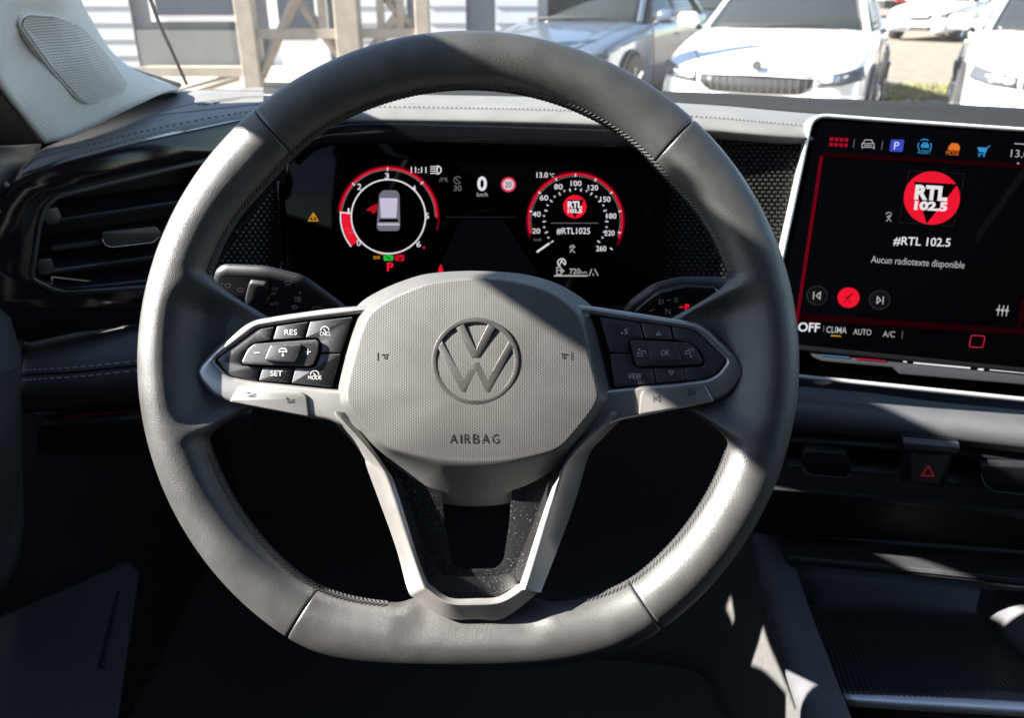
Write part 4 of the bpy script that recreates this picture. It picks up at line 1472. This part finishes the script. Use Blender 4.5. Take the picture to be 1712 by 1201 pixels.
loft('chrome_edge', [[(1408, 1158, .727), (1500, 1162, .717), (1712, 1174, .692), (1900, 1188, .672)], [(1412, 1164, .715), (1500, 1169, .705), (1712, 1181, .68), (1900, 1195, .66)],
                     [(1416, 1174, .712), (1500, 1180, .702), (1712, 1192, .677), (1900, 1206, .657)], [(1418, 1182, .722), (1500, 1188, .712), (1712, 1200, .687), (1900, 1214, .667)]], EDGE, cons, nu=4, nv=4)
loft('console_front', [[(1416, 1180, .73), (1700, 1196, .69), (1900, 1212, .67)], [(1440, 1260, .74), (1700, 1280, .70), (1900, 1300, .68)]], DARKP, cons, nu=4, nv=3)
gp = [(1262, 880, .90), (1286, 905, .885), (1306, 985, .80), (1340, 1090, .70), (1390, 1230, .60), (1420, 1300, .56)]
V, Fc = tube_geo(catmull([W(*p) for p in gp], 10), lambda t: .0215 - .004 * t, 20)
obj('side_rail', V, Fc, SOFT, cons, smooth=180)
loft('console_side', [[(1150, 880, 1.10), (1285, 900, .90), (1310, 990, .81), (1352, 1110, .70), (1400, 1230, .61)],
                      [(1050, 960, 1.12), (1230, 985, .95), (1262, 1060, .85), (1310, 1150, .74), (1340, 1280, .64)],
                      [(960, 1100, 1.14), (1150, 1120, 1.0), (1200, 1180, .9), (1250, 1280, .78), (1280, 1400, .68)]], CARPET, cons, nu=5, nv=5)

# ------------------------------------------------------------------ pillar, windscreen, cabin shell
pil = thing('pillar_trim', W(150, 225, .74), 'light grey cloth-covered windscreen pillar with a perforated tweeter cover', 'pillar')
BAND_W = .052
def off(px, py, t, side):
    B = W(px, py, D)
    return B + SUN * t
sh1, sh2 = W(820, 300, D) + SUN * .585, W(1205, 560, D) + SUN * .76
sh3 = sh2 + (sh2 - sh1).normalized() * .35
# across-direction of the pillar as the sun sees it
al = (W(1205, 525, D) - W(820, 265, D)).normalized()
ac = al.cross(SUN).normalized()
if ac.dot(AU) < 0: ac = -ac
pA = [W(75, 240, .66), W(30, 182, .615), W(0, 138, .59), W(-110, -20, .52), sh1 - ac * .047, sh2 - ac * .047, sh3 - ac * .047]
pB = [W(128, 226, .69), W(72, 150, .635), W(35, 85, .61), W(-70, -90, .53), sh1 - ac * BAND_W * .4 - SUN * .02, sh2 - ac * BAND_W * .4 - SUN * .02, sh3 - SUN * .02]
pC = [W(225, 178, .77), W(165, 100, .69), W(120, 20, .65), W(0, -160, .56), sh1 + ac * BAND_W * .6 - SUN * .015, sh2 + ac * BAND_W * .6 - SUN * .015, sh3 + ac * BAND_W * .6]
pD = [W(292, 147, .90), W(205, 103, .80), W(145, 22, .73), W(30, -170, .60), sh1 + ac * BAND_W, sh2 + ac * BAND_W, sh3 + ac * BAND_W]
pE = [W(300, 150, 1.0), W(200, 110, .90), W(110, 40, .82), W(0, -150, .68), sh1 + ac * BAND_W + SUN * .02, sh2 + ac * BAND_W + SUN * .02, sh3 + ac * BAND_W + SUN * .02]
cols = [catmull(c, 8) for c in (pA, pB, pC, pD, pE)]
g = [catmull([c[i] for c in cols], 5) for i in range(len(cols[0]))]
V = [v for r in g for v in r]
pcover = obj('cloth_cover', V, orient(V, grid_faces(len(g), len(g[0]))), TRIM, pil, smooth=60, solid=.006)
# tweeter cover follows the curved surface
tws = drape(V, grid_faces(len(g), len(g[0])))
twp = [(26, 40), (30, 26), (44, 19), (90, 24), (134, 42), (152, 62), (182, 96), (212, 140), (206, 152), (160, 171), (145, 174), (126, 166), (80, 115)]
tw = Plane(tws(90, 60), tws(150, 100) - tws(90, 60), tws(60, 50) - tws(120, 150))

loft('pillar_sun_block', [[(-.414, 1.06, 1.235), (-.439, .96, 1.268), (-.455, .89, 1.31), (-.46, .80, 1.34), (-.455, .70, 1.36)],  # hidden panel added behind the pillar to keep sun off the left dash
                     [(-.62, 1.10, 1.08), (-.62, .97, 1.10), (-.62, .86, 1.14), (-.62, .76, 1.18), (-.60, .66, 1.22)]], DARKP, pil, nu=4, nv=4, world=True)
tcov = plate('tweeter_cover', round_poly(twp, 8), tws, -.004, .0022, TRIM, pil, holes=[offset_poly(round_poly(twp, 8), 5)], bev=1.5, bevh=.0012, steps=3)
MT = Matrix(((tw.ex.x, tw.n.cross(tw.ex).x, tw.n.x, 0), (tw.ex.y, tw.n.cross(tw.ex).y, tw.n.y, 0), (tw.ex.z, tw.n.cross(tw.ex).z, tw.n.z, 0), (0, 0, 0, 1)))
MT.translation = tw(120, 100)
inner = offset_poly(round_poly(twp, 8), 4)
v, f = [], []
rings = 14
for i in range(rings):
    s = 1 - i / rings
    v += [tws(112 + (x - 112) * s, 96 + (y - 96) * s, .0030) for x, y in inner]
v.append(tws(112, 96, .0030))
n_ = len(inner)
f = grid_faces(rings, n_, True) + [((rings - 1) * n_ + k, (rings - 1) * n_ + (k + 1) % n_, len(v) - 1) for k in range(n_)]
Mi = MT.inverted()
me_o = obj('tweeter_mesh', [Mi @ p for p in v], f, GRILLE, tcov, smooth=40, local=True, recalc=True)
me_o.matrix_local = XF[pil.name].inverted() @ MT

ws = thing('windscreen', Vector((.3, 1.06, 1.2)), 'clear dusty windscreen across the whole car front', 'windscreen')
wr = []
for x0, y0, z0, x1, y1, z1 in ((-.56, .96, 1.215, -.50, .20, 1.69), (-.2, 1.08, 1.222, -.2, .17, 1.72), (.35, 1.10, 1.222, .35, .16, 1.73), (.8, 1.05, 1.20, .8, .17, 1.72), (1.2, .95, 1.18, 1.12, .2, 1.69)):
    wr.append([Vector((x0, y0, z0)).lerp(Vector((x1, y1, z1)), t) + Vector((0, .03, .05)) * math.sin(math.pi * t) * .6 for t in (0, .33, .66, 1)])
gg = loft_pts(wr, 4, 4)
V = [v for r in gg for v in r]
obj('glass_pane', V, orient(V, grid_faces(len(gg), len(gg[0]))), WSG, ws, smooth=180)
V, Fc = tube_geo(catmull([W(312, 140, 1.02), W(285, 80, .96), W(266, 38, .92), W(252, 0, .88), W(225, -70, .82)], 8), .0022, 6)
obj('seal', V, Fc, DARKP, ws)

roof = thing('roof_lining', Vector((.3, -.7, 1.7)), 'dark cloth roof lining above the seats', 'roof')
rr = [[(-.50, .20, 1.69), (-.1, .165, 1.725), (.35, .155, 1.735), (.8, .165, 1.725), (1.12, .20, 1.69)],
      [(-.50, -.4, 1.72), (-.1, -.4, 1.76), (.35, -.4, 1.77), (.8, -.4, 1.76), (1.12, -.4, 1.72)],
      [(-.48, -1.8, 1.66), (-.1, -1.8, 1.70), (.35, -1.8, 1.71), (.8, -1.8, 1.70), (1.10, -1.8, 1.66)]]
loft('lining', rr, LINER, roof, nu=5, nv=5, world=True, solid=.03)
roof['kind'] = 'structure'
shell = thing('cabin_shell', Vector((.3, -.4, .4)), 'dark inner sides, floor and bulkhead of the car cabin', 'car body')
shell['kind'] = 'structure'


def sbox(name, lo, hi, m):
    v, f = box_geo(lo, hi)
    return obj(name, v, f, m, shell, smooth=0)


sbox('floor', (-.6, -1.9, .30), (1.25, 1.5, .34), CARPET)
sbox('bulkhead', (-.6, 1.42, .34), (1.25, 1.5, 1.12), CARPET)
sbox('side_wall', (-.62, -1.9, .34), (-.58, .95, 1.23), DARKP)
sbox('side_wall', (-.62, .95, .34), (-.58, 1.42, 1.10), DARKP)
sbox('side_wall', (1.22, -1.9, .34), (1.26, 1.42, 1.20), DARKP)
sbox('rear_wall', (-.6, -1.94, .34), (1.25, -1.9, 1.25), DARKP)
sbox('rear_wall', (-.6, -1.94, 1.40), (1.25, -1.9, 1.75), DARKP)
sbox('side_window_blank', (-.62, -1.9, 1.23), (-.56, -.30, 1.74), LINER)  # unseen panels added over the rear side windows to cut cabin light
sbox('side_window_blank', (1.16, -1.9, 1.20), (1.22, -.30, 1.74), LINER)
sbox('seat_back', (.40, -.75, .5), (.98, -.60, 1.30), DARKP)
sbox('seat_back', (-.30, -.62, .5), (.28, -.45, 1.30), DARKP)
sbox('head_rest', (-.14, -.60, 1.32), (.12, -.48, 1.55), DARKP)
sbox('head_rest', (.56, -.73, 1.32), (.82, -.62, 1.55), DARKP)
sbox('rear_bench', (-.5, -1.6, .5), (1.1, -1.4, 1.35), DARKP)
sbox('scuttle', (-.6, 1.08, 1.05), (1.25, 1.42, 1.16), DARKP)

# ------------------------------------------------------------------ outside
ASPH = mat('asphalt', (.135, .112, .086), .9, var=.25, vscale=3)
v, f = box_geo((-250, -50, -.3), (250, 450, 0))
g_ = obj('ground', v, f, ASPH, None, smooth=0, origin=Vector((0, 0, 0)))
g_['kind'] = 'structure'
GRASS = mat('grass_blade', (.15, .145, .045), .8, var=.3, vscale=8)
V, Fc = [], []
for k in range(5200):
    x, y = random.uniform(4.6, 9.5), random.uniform(10.7, 12.4)
    a = random.uniform(0, 6.28)
    h = random.uniform(.03, .08)
    b = len(V)
    V += [Vector((x - .012 * math.cos(a), y - .012 * math.sin(a), 0)), Vector((x + .012 * math.cos(a), y + .012 * math.sin(a), 0)), Vector((x + random.uniform(-.04, .04), y + random.uniform(-.04, .04), h))]
    Fc.append((b, b + 1, b + 2))
o = obj('grass_strip', V, Fc, GRASS, None, smooth=0, origin=Vector((7, 12.6, 0)))
props(o, None, None, None, 'stuff')

# --- building with clapboards and a timber veranda
CLAP = mat('white_clapboard', (.38, .39, .42), .7, var=.06, vscale=4)
WOOD = mat('pale_timber', (.30, .25, .20), .75, var=.15, vscale=9, bump='noise', bs=.2, scale=60)
DARKW = mat('grey_frame', (.10, .11, .13), .5)
WINM = mat('dark_window', (.03, .045, .07), .08)
WHITE = mat('white_frame', (.7, .7, .7), .5)
bld = thing('clapboard_building', Vector((-4, 10.4, 0)), 'low white clapboard building with dark windows behind the timber veranda', 'building')


def part(name, lo, hi, m, root, bev=0.0):
    v, f = box_geo(lo, hi, bev=bev)
    return obj(name, v, f, m, root, smooth=0)


part('wall', (-9.5, 10.5, 0), (.35, 14, 3.6), DARKW, bld)
spans = [(-9.4, -4.55), (-2.05, -1.25), (-1.0, -.55), (-.2, .3)]
for x0, x1 in spans:
    for k in range(19):
        z = .1 + k * .185
        M = Matrix.Translation(((x0 + x1) / 2, 10.44, z)) @ Matrix.Rotation(math.radians(-4), 4, 'X')
        v, f = box_geo((-(x1 - x0) / 2, -.012, -.095), ((x1 - x0) / 2, .012, .095), M=M)
        obj('clapboard', v, f, CLAP, bld, smooth=0)
wdw = part('window', (-4.3, 10.40, .95), (-3.1, 10.48, 2.3), WHITE, bld)
part('pane', (-4.22, 10.385, 1.02), (-3.18, 10.40, 2.2), WINM, wdw)
dr = part('door', (-2.9, 10.40, .45), (-2.2, 10.48, 2.5), WHITE, bld)
part('pane', (-2.78, 10.385, .75), (-2.32, 10.40, 2.4), WINM, dr)
part('low_wall', (-4.5, 10.38, .1), (-3.0, 10.47, .85), mat('grey_render', (.13, .13, .13), .8, var=.1, vscale=5), bld)
part('corner_board', (.3, 10.35, 0), (.42, 10.55, 3.6), DARKW, bld)
ver = thing('timber_veranda', Vector((-2.4, 7.5, 0)), 'pale timber veranda with posts and diagonal braces in front of the building', 'veranda')
for k in range(16):
    y = 7.45 + k * .18
    part('plank', (-4.4, y, .42), (-.6, y + .165, .46), WOOD, ver)
for x, w in ((-2.26, .075), (-1.40, .10), (-.76, .06), (-4.2, .07)):
    part('post', (x - w, 7.35, 0), (x + w, 7.35 + 2 * w, 2.8), WOOD, ver, bev=.008)
part('rail', (-4.2, 7.40, .62), (-2.33, 7.46, .70), WOOD, ver)
part('rail', (-2.18, 7.40, .93), (-.8, 7.46, 1.01), WOOD, ver)
part('edge_beam', (-4.4, 7.38, .28), (-.6, 7.44, .44), WOOD, ver)


def brace(a, b, w=.045):
    V, Fc = tube_geo([a, b], w, 4)
    obj('brace', V, Fc, WOOD, ver, smooth=0)


brace((-2.2, 7.44, .62), (-1.72, 7.44, 1.42))
brace((-1.95, 7.48, 1.42), (-1.45, 7.48, .72))
brace((-1.33, 7.44, .70), (-.98, 7.44, 1.1))
brace((-1.2, 7.48, 1.42), (-.78, 7.48, .90))
brace((-3.2, 7.44, .40), (-2.4, 7.44, .62), .04)
for x in (-1.62, -1.12, -.95):
    part('baluster', (x - .03, 7.42, .95), (x + .03, 7.48, 2.0), WOOD, ver)
part('white_post', (-1.98, 8.8, .46), (-1.88, 8.9, 2.5), WHITE, ver)
part('white_post', (-1.75, 8.8, .46), (-1.66, 8.9, 2.5), WHITE, ver)

# --- parked cars
TYRE = mat('tyre', (.02, .02, .02), .8)
ALLOY = mat('alloy', (.5, .5, .52), .3, metal=1)
CGL = mat('car_glass', (.02, .024, .026), .05, spec=.22)
LAMP = mat('headlamp_glass', (.05, .055, .065), .1, spec=.3)
GRB = mat('grille_bar', (.04, .04, .045), .35)
GRL = mat('grille_black', (.02, .02, .02), .4)
INSD = mat('seat_dark', (.03, .03, .035), .7)


def make_car(name, loc, yaw, paint, label, detail=True):
    M = Matrix.Translation(loc) @ Matrix.Rotation(yaw, 4, 'Z')
    car = thing(name, M, label, 'car', 'cars parked outside')
    # stations: x, half width, sill z, shoulder z, top z
    st = [(2.22, .52, .34, .60, .62), (2.19, .66, .25, .64, .68), (2.10, .78, .21, .68, .745), (1.90, .85, .20, .73, .815), (1.5, .885, .20, .80, .89), (1.05, .895, .20, .86, .955),
          (.70, .90, .20, .90, .985), (0, .90, .20, .92, .97), (-1.0, .90, .20, .94, .98), (-1.7, .88, .22, .96, 1.0), (-2.1, .82, .26, .94, 1.0), (-2.2, .70, .32, .85, .92)]
    prof = []
    for x, hw, zb, zs, zt in st:
        half = [(.80 * hw, zb), (.97 * hw, zb + .06), (hw, zb + .30 * (zs - zb) + .05), (.992 * hw, zb + .75 * (zs - zb)), (.965 * hw, zs), (.87 * hw, zs + .55 * (zt - zs)), (.62 * hw, zs + .88 * (zt - zs)), (.56 * hw, zt - .012), (.30 * hw, zt - .002), (0, zt)]
        full = [Vector((x, -y, z)) for y, z in half] + [Vector((x, y, z)) for y, z in half[-2::-1]]
        prof.append(full)
    g = loft_pts(prof, 3, 4)
    V = [M @ v for r in g for v in r]
    n = len(g[0])
    Fc = grid_faces(len(g), n) + [tuple(range(n)), tuple(range(len(V) - 1, len(V) - n - 1, -1))]
    obj('body', V, Fc, paint, car, smooth=50, recalc=True)

    def pt(x, y, z): return M @ Vector((x, y, z))

    def sheet(nm, rows, m, root=car, nu=4, nv=4, solid=.012):
        rows = [[pt(*p) for p in r] for r in rows]
        g = loft_pts(rows, nu, nv)
        V = [v for r in g for v in r]
        return obj(nm, V, orient(V, grid_faces(len(g), len(g[0])), M @ Vector((0, 0, 9)) if nm == 'roof' else M @ Vector((6, 0, 1))), m, root, smooth=60, solid=solid)
    roofp = [[(.12, -.56, 1.40), (.20, -.3, 1.435), (.22, 0, 1.445), (.20, .3, 1.435), (.12, .56, 1.40)],
             [(-.5, -.58, 1.44), (-.5, -.3, 1.475), (-.5, 0, 1.485), (-.5, .3, 1.475), (-.5, .58, 1.44)],
             [(-1.4, -.55, 1.36), (-1.4, -.3, 1.40), (-1.4, 0, 1.41), (-1.4, .3, 1.40), (-1.4, .55, 1.36)]]
    sheet('roof', roofp, paint)
    sheet('windscreen', [[(.80, -.74, .955), (.92, -.4, .975), (.96, 0, .98), (.92, .4, .975), (.80, .74, .955)], [(.12, -.565, 1.39), (.20, -.3, 1.425), (.22, 0, 1.435), (.20, .3, 1.425), (.12, .565, 1.39)]], CGL, solid=.006)
    sheet('rear_window', [[(-1.4, -.55, 1.36), (-1.4, 0, 1.40), (-1.4, .55, 1.36)], [(-2.0, -.66, 1.0), (-2.05, 0, 1.0), (-2.0, .66, 1.0)]], CGL, solid=.006)
    for s in (-1, 1):
        V, Fc = [], []
        for a, b, r in (((.82, .755, .95), (.12, .575, 1.40), .032), ((.12, .575, 1.405), (-.5, .595, 1.44), .028), ((-.5, .595, 1.44), (-1.4, .565, 1.37), .03),
                        ((-1.4, .56, 1.36), (-1.95, .70, 1.0), .05), ((-.45, .60, 1.43), (-.5, .80, .95), .035)):
            tube_geo([pt(a[0], s * a[1], a[2]), pt(b[0], s * b[1], b[2])], r, 8, True, V, Fc)
        obj('window_frame', V, Fc, paint, car, smooth=60)
        sheet('side_window', [[(.70, s * .785, .955), (-.5, s * .80, .965), (-1.85, s * .73, 1.0)], [(.08, s * .572, 1.395), (-.5, s * .59, 1.43), (-1.38, s * .56, 1.36)]], CGL, solid=.006)
        mv, mf = box_geo((-.08, -.11, -.075), (.08, .11, .075), M=M @ Matrix.Translation((.60, s * 1.0, 1.02)) @ Matrix.Rotation(.15 * s, 4, 'Z'), bev=.055)
        mir = obj('mirror', mv, mf, paint, car, smooth=60)
        V, Fc = tube_geo([pt(.62, s * .86, .94), pt(.60, s * .96, .99)], .025, 6)
        obj('mirror_arm', V, Fc, GRL, mir)
        for wx in (1.38, -1.32):
            V, Fc = [], []
            for (r, yy) in ((.20, .93), (.31, .935), (.335, .90), (.335, .72)):
                for k in range(28):
                    a = 2 * math.pi * k / 28
                    V.append(pt(wx + r * math.cos(a), s * yy, .335 + r * math.sin(a)))
            Fc = grid_faces(4, 28, True) + [tuple(range(28))]
            wh = obj('wheel', V, Fc, TYRE, car, recalc=True)
            V, Fc = [], []
            for k in range(5):
                a = 2 * math.pi * k / 5
                tube_geo([pt(wx, s * .925, .335), pt(wx + .21 * math.cos(a), s * .94, .335 + .21 * math.sin(a))], .03, 6, True, V, Fc)
            obj('rim', V, Fc, ALLOY, wh)
            V, Fc = tube_geo([pt(wx + .36 * math.cos(math.pi * t / 12), s * .895, .335 + .36 * math.sin(math.pi * t / 12)) for t in range(13)], .025, 6)
            obj('wheel_arch', V, Fc, GRL, car)
        # headlamp wraps round the corner
        sheet('headlamp', [[(2.20, s * .50, .665), (2.15, s * .68, .70), (1.99, s * .83, .74)], [(2.235, s * .50, .585), (2.18, s * .70, .60), (2.02, s * .86, .64)]], LAMP, solid=.02)
        o_ = sheet('lamp_eye', [[(2.19, s * .60, .675), (2.165, s * .67, .685)], [(2.21, s * .60, .62), (2.185, s * .67, .625)]], ALLOY, solid=.03)
        sheet('fog_lamp', [[(2.19, s * .60, .42), (2.10, s * .76, .42)], [(2.20, s * .58, .34), (2.11, s * .75, .34)]], GRL, solid=.02)
    gr = sheet('grille', [[(2.215, -.47, .645), (2.235, 0, .655), (2.215, .47, .645)], [(2.235, -.46, .58), (2.255, 0, .575), (2.235, .46, .58)], [(2.225, -.38, .515), (2.245, 0, .51), (2.225, .38, .515)]], GRL, solid=.02)
    V, Fc = [], []
    for k in range(15):
        y = -.42 + .84 * k / 14
        tube_geo([pt(2.245 - .05 * y * y, y, .635), pt(2.255 - .05 * y * y, y, .52)], .004, 4, True, V, Fc)
    o_ = obj('grille_bars', V, Fc, GRB, gr)
    o_['kind'] = 'stuff'
    V, Fc = tube_geo([pt(2.235, -.47, .66), pt(2.25, -.2, .675), pt(2.265, 0, .68), pt(2.25, .2, .675), pt(2.235, .47, .66)], .012, 6)
    obj('grille_trim', V, Fc, ALLOY, gr)
    for y0 in (-1, 1):
        V, Fc = tube_geo([pt(x, y0 * w, z) for x, w, z in ((2.12, .50, .745), (1.9, .60, .800), (1.5, .66, .868), (1.05, .70, .925), (.85, .71, .945))], .005, 4)
        obj('bonnet_gap', V, Fc, GRL, car)
        V, Fc = tube_geo([pt(.62, y0 * .905, .30), pt(.64, y0 * .905, .55), pt(.70, y0 * .885, .90)], .006, 4)
        obj('door_gap', V, Fc, GRL, car)
        v, f = box_geo((-.09, -.012, -.012), (.09, .012, .012), M=M @ Matrix.Translation((-.30, y0 * .905, .80)), bev=.008)
        obj('door_handle', v, f, paint, car)
    V, Fc = tube_geo([pt(.95, -.60, .985), pt(.99, -.2, 1.0), pt(.90, .35, 1.01)], .012, 5)
    obj('wiper', V, Fc, GRL, car)
    V, Fc = tube_geo([pt(2.20, 0, .728), pt(2.215, 0, .735)], .042, 14)
    obj('badge', V, Fc, GRL, car)
    sheet('lower_intake', [[(2.225, -.5, .38), (2.245, 0, .38), (2.225, .5, .38)], [(2.225, -.48, .28), (2.24, 0, .28), (2.225, .48, .28)]], GRL, solid=.02)
    for y in (-.36, .36):
        v, f = box_geo((-.06, -.22, 0), (.06, .22, .62), M=M @ Matrix.Translation((-.25, y, .62)) @ Matrix.Rotation(-.2, 4, 'Y'), bev=.05)
        st_ = obj('seat', v, f, INSD, car)
    return car


def paint(name, c, metal=0.0):
    return mat(name, c, .3, metal=metal, coat=1.0)


WP = paint('white_paint', (.62, .61, .60))
SP = paint('silver_blue_paint', (.07, .09, .125), .3)
DP = paint('dark_paint', (.05, .06, .08))
H = math.radians


def gpos(px, dist):
    return Vector(((px - CX) / F * dist, dist, 0))


make_car('parked_car', Vector((3.0, 9.2, 0)), H(-90 - 25), WP, 'white hatchback parked facing the windscreen, nearest car right of the wheel')
make_car('parked_car', Vector((1.15, 11.0, 0)), H(-90 - 27), SP, 'silver blue saloon parked left of the white hatchback')
make_car('parked_car', Vector((5.55, 8.6, 0)), H(-90 - 27), WP, 'white car cut off by the right edge of the picture')
make_car('parked_car', Vector((12.1, 24, 0)), H(-90 - 50), WP, 'small distant white car standing alone on the far tarmac')
make_car('parked_car', Vector((3.9, 15.5, 0)), H(-90 - 27), DP, 'dark car mostly hidden behind the silver and white cars')
van = thing('parked_van', Vector((17.5, 36, 0)), 'distant white lorry with red tail lamp at the top right', 'van')
part('cargo_box', (15.2, 36, .75), (20.4, 42, 3.4), WP, van, bev=.05)
part('chassis', (15.3, 36.1, .45), (20.3, 41.8, .74), GRL, van)
for x in (15.7, 18.2):
    part('tail_lamp', (x, 35.9, .72), (x + .35, 36.0, .92), mat('tail_red', (.5, .02, .03), .3), van)
for x in (16.0, 19.2):
    part('wheel', (x, 36.4, 0), (x + .35, 37.3, .9), TYRE, van, bev=.15)
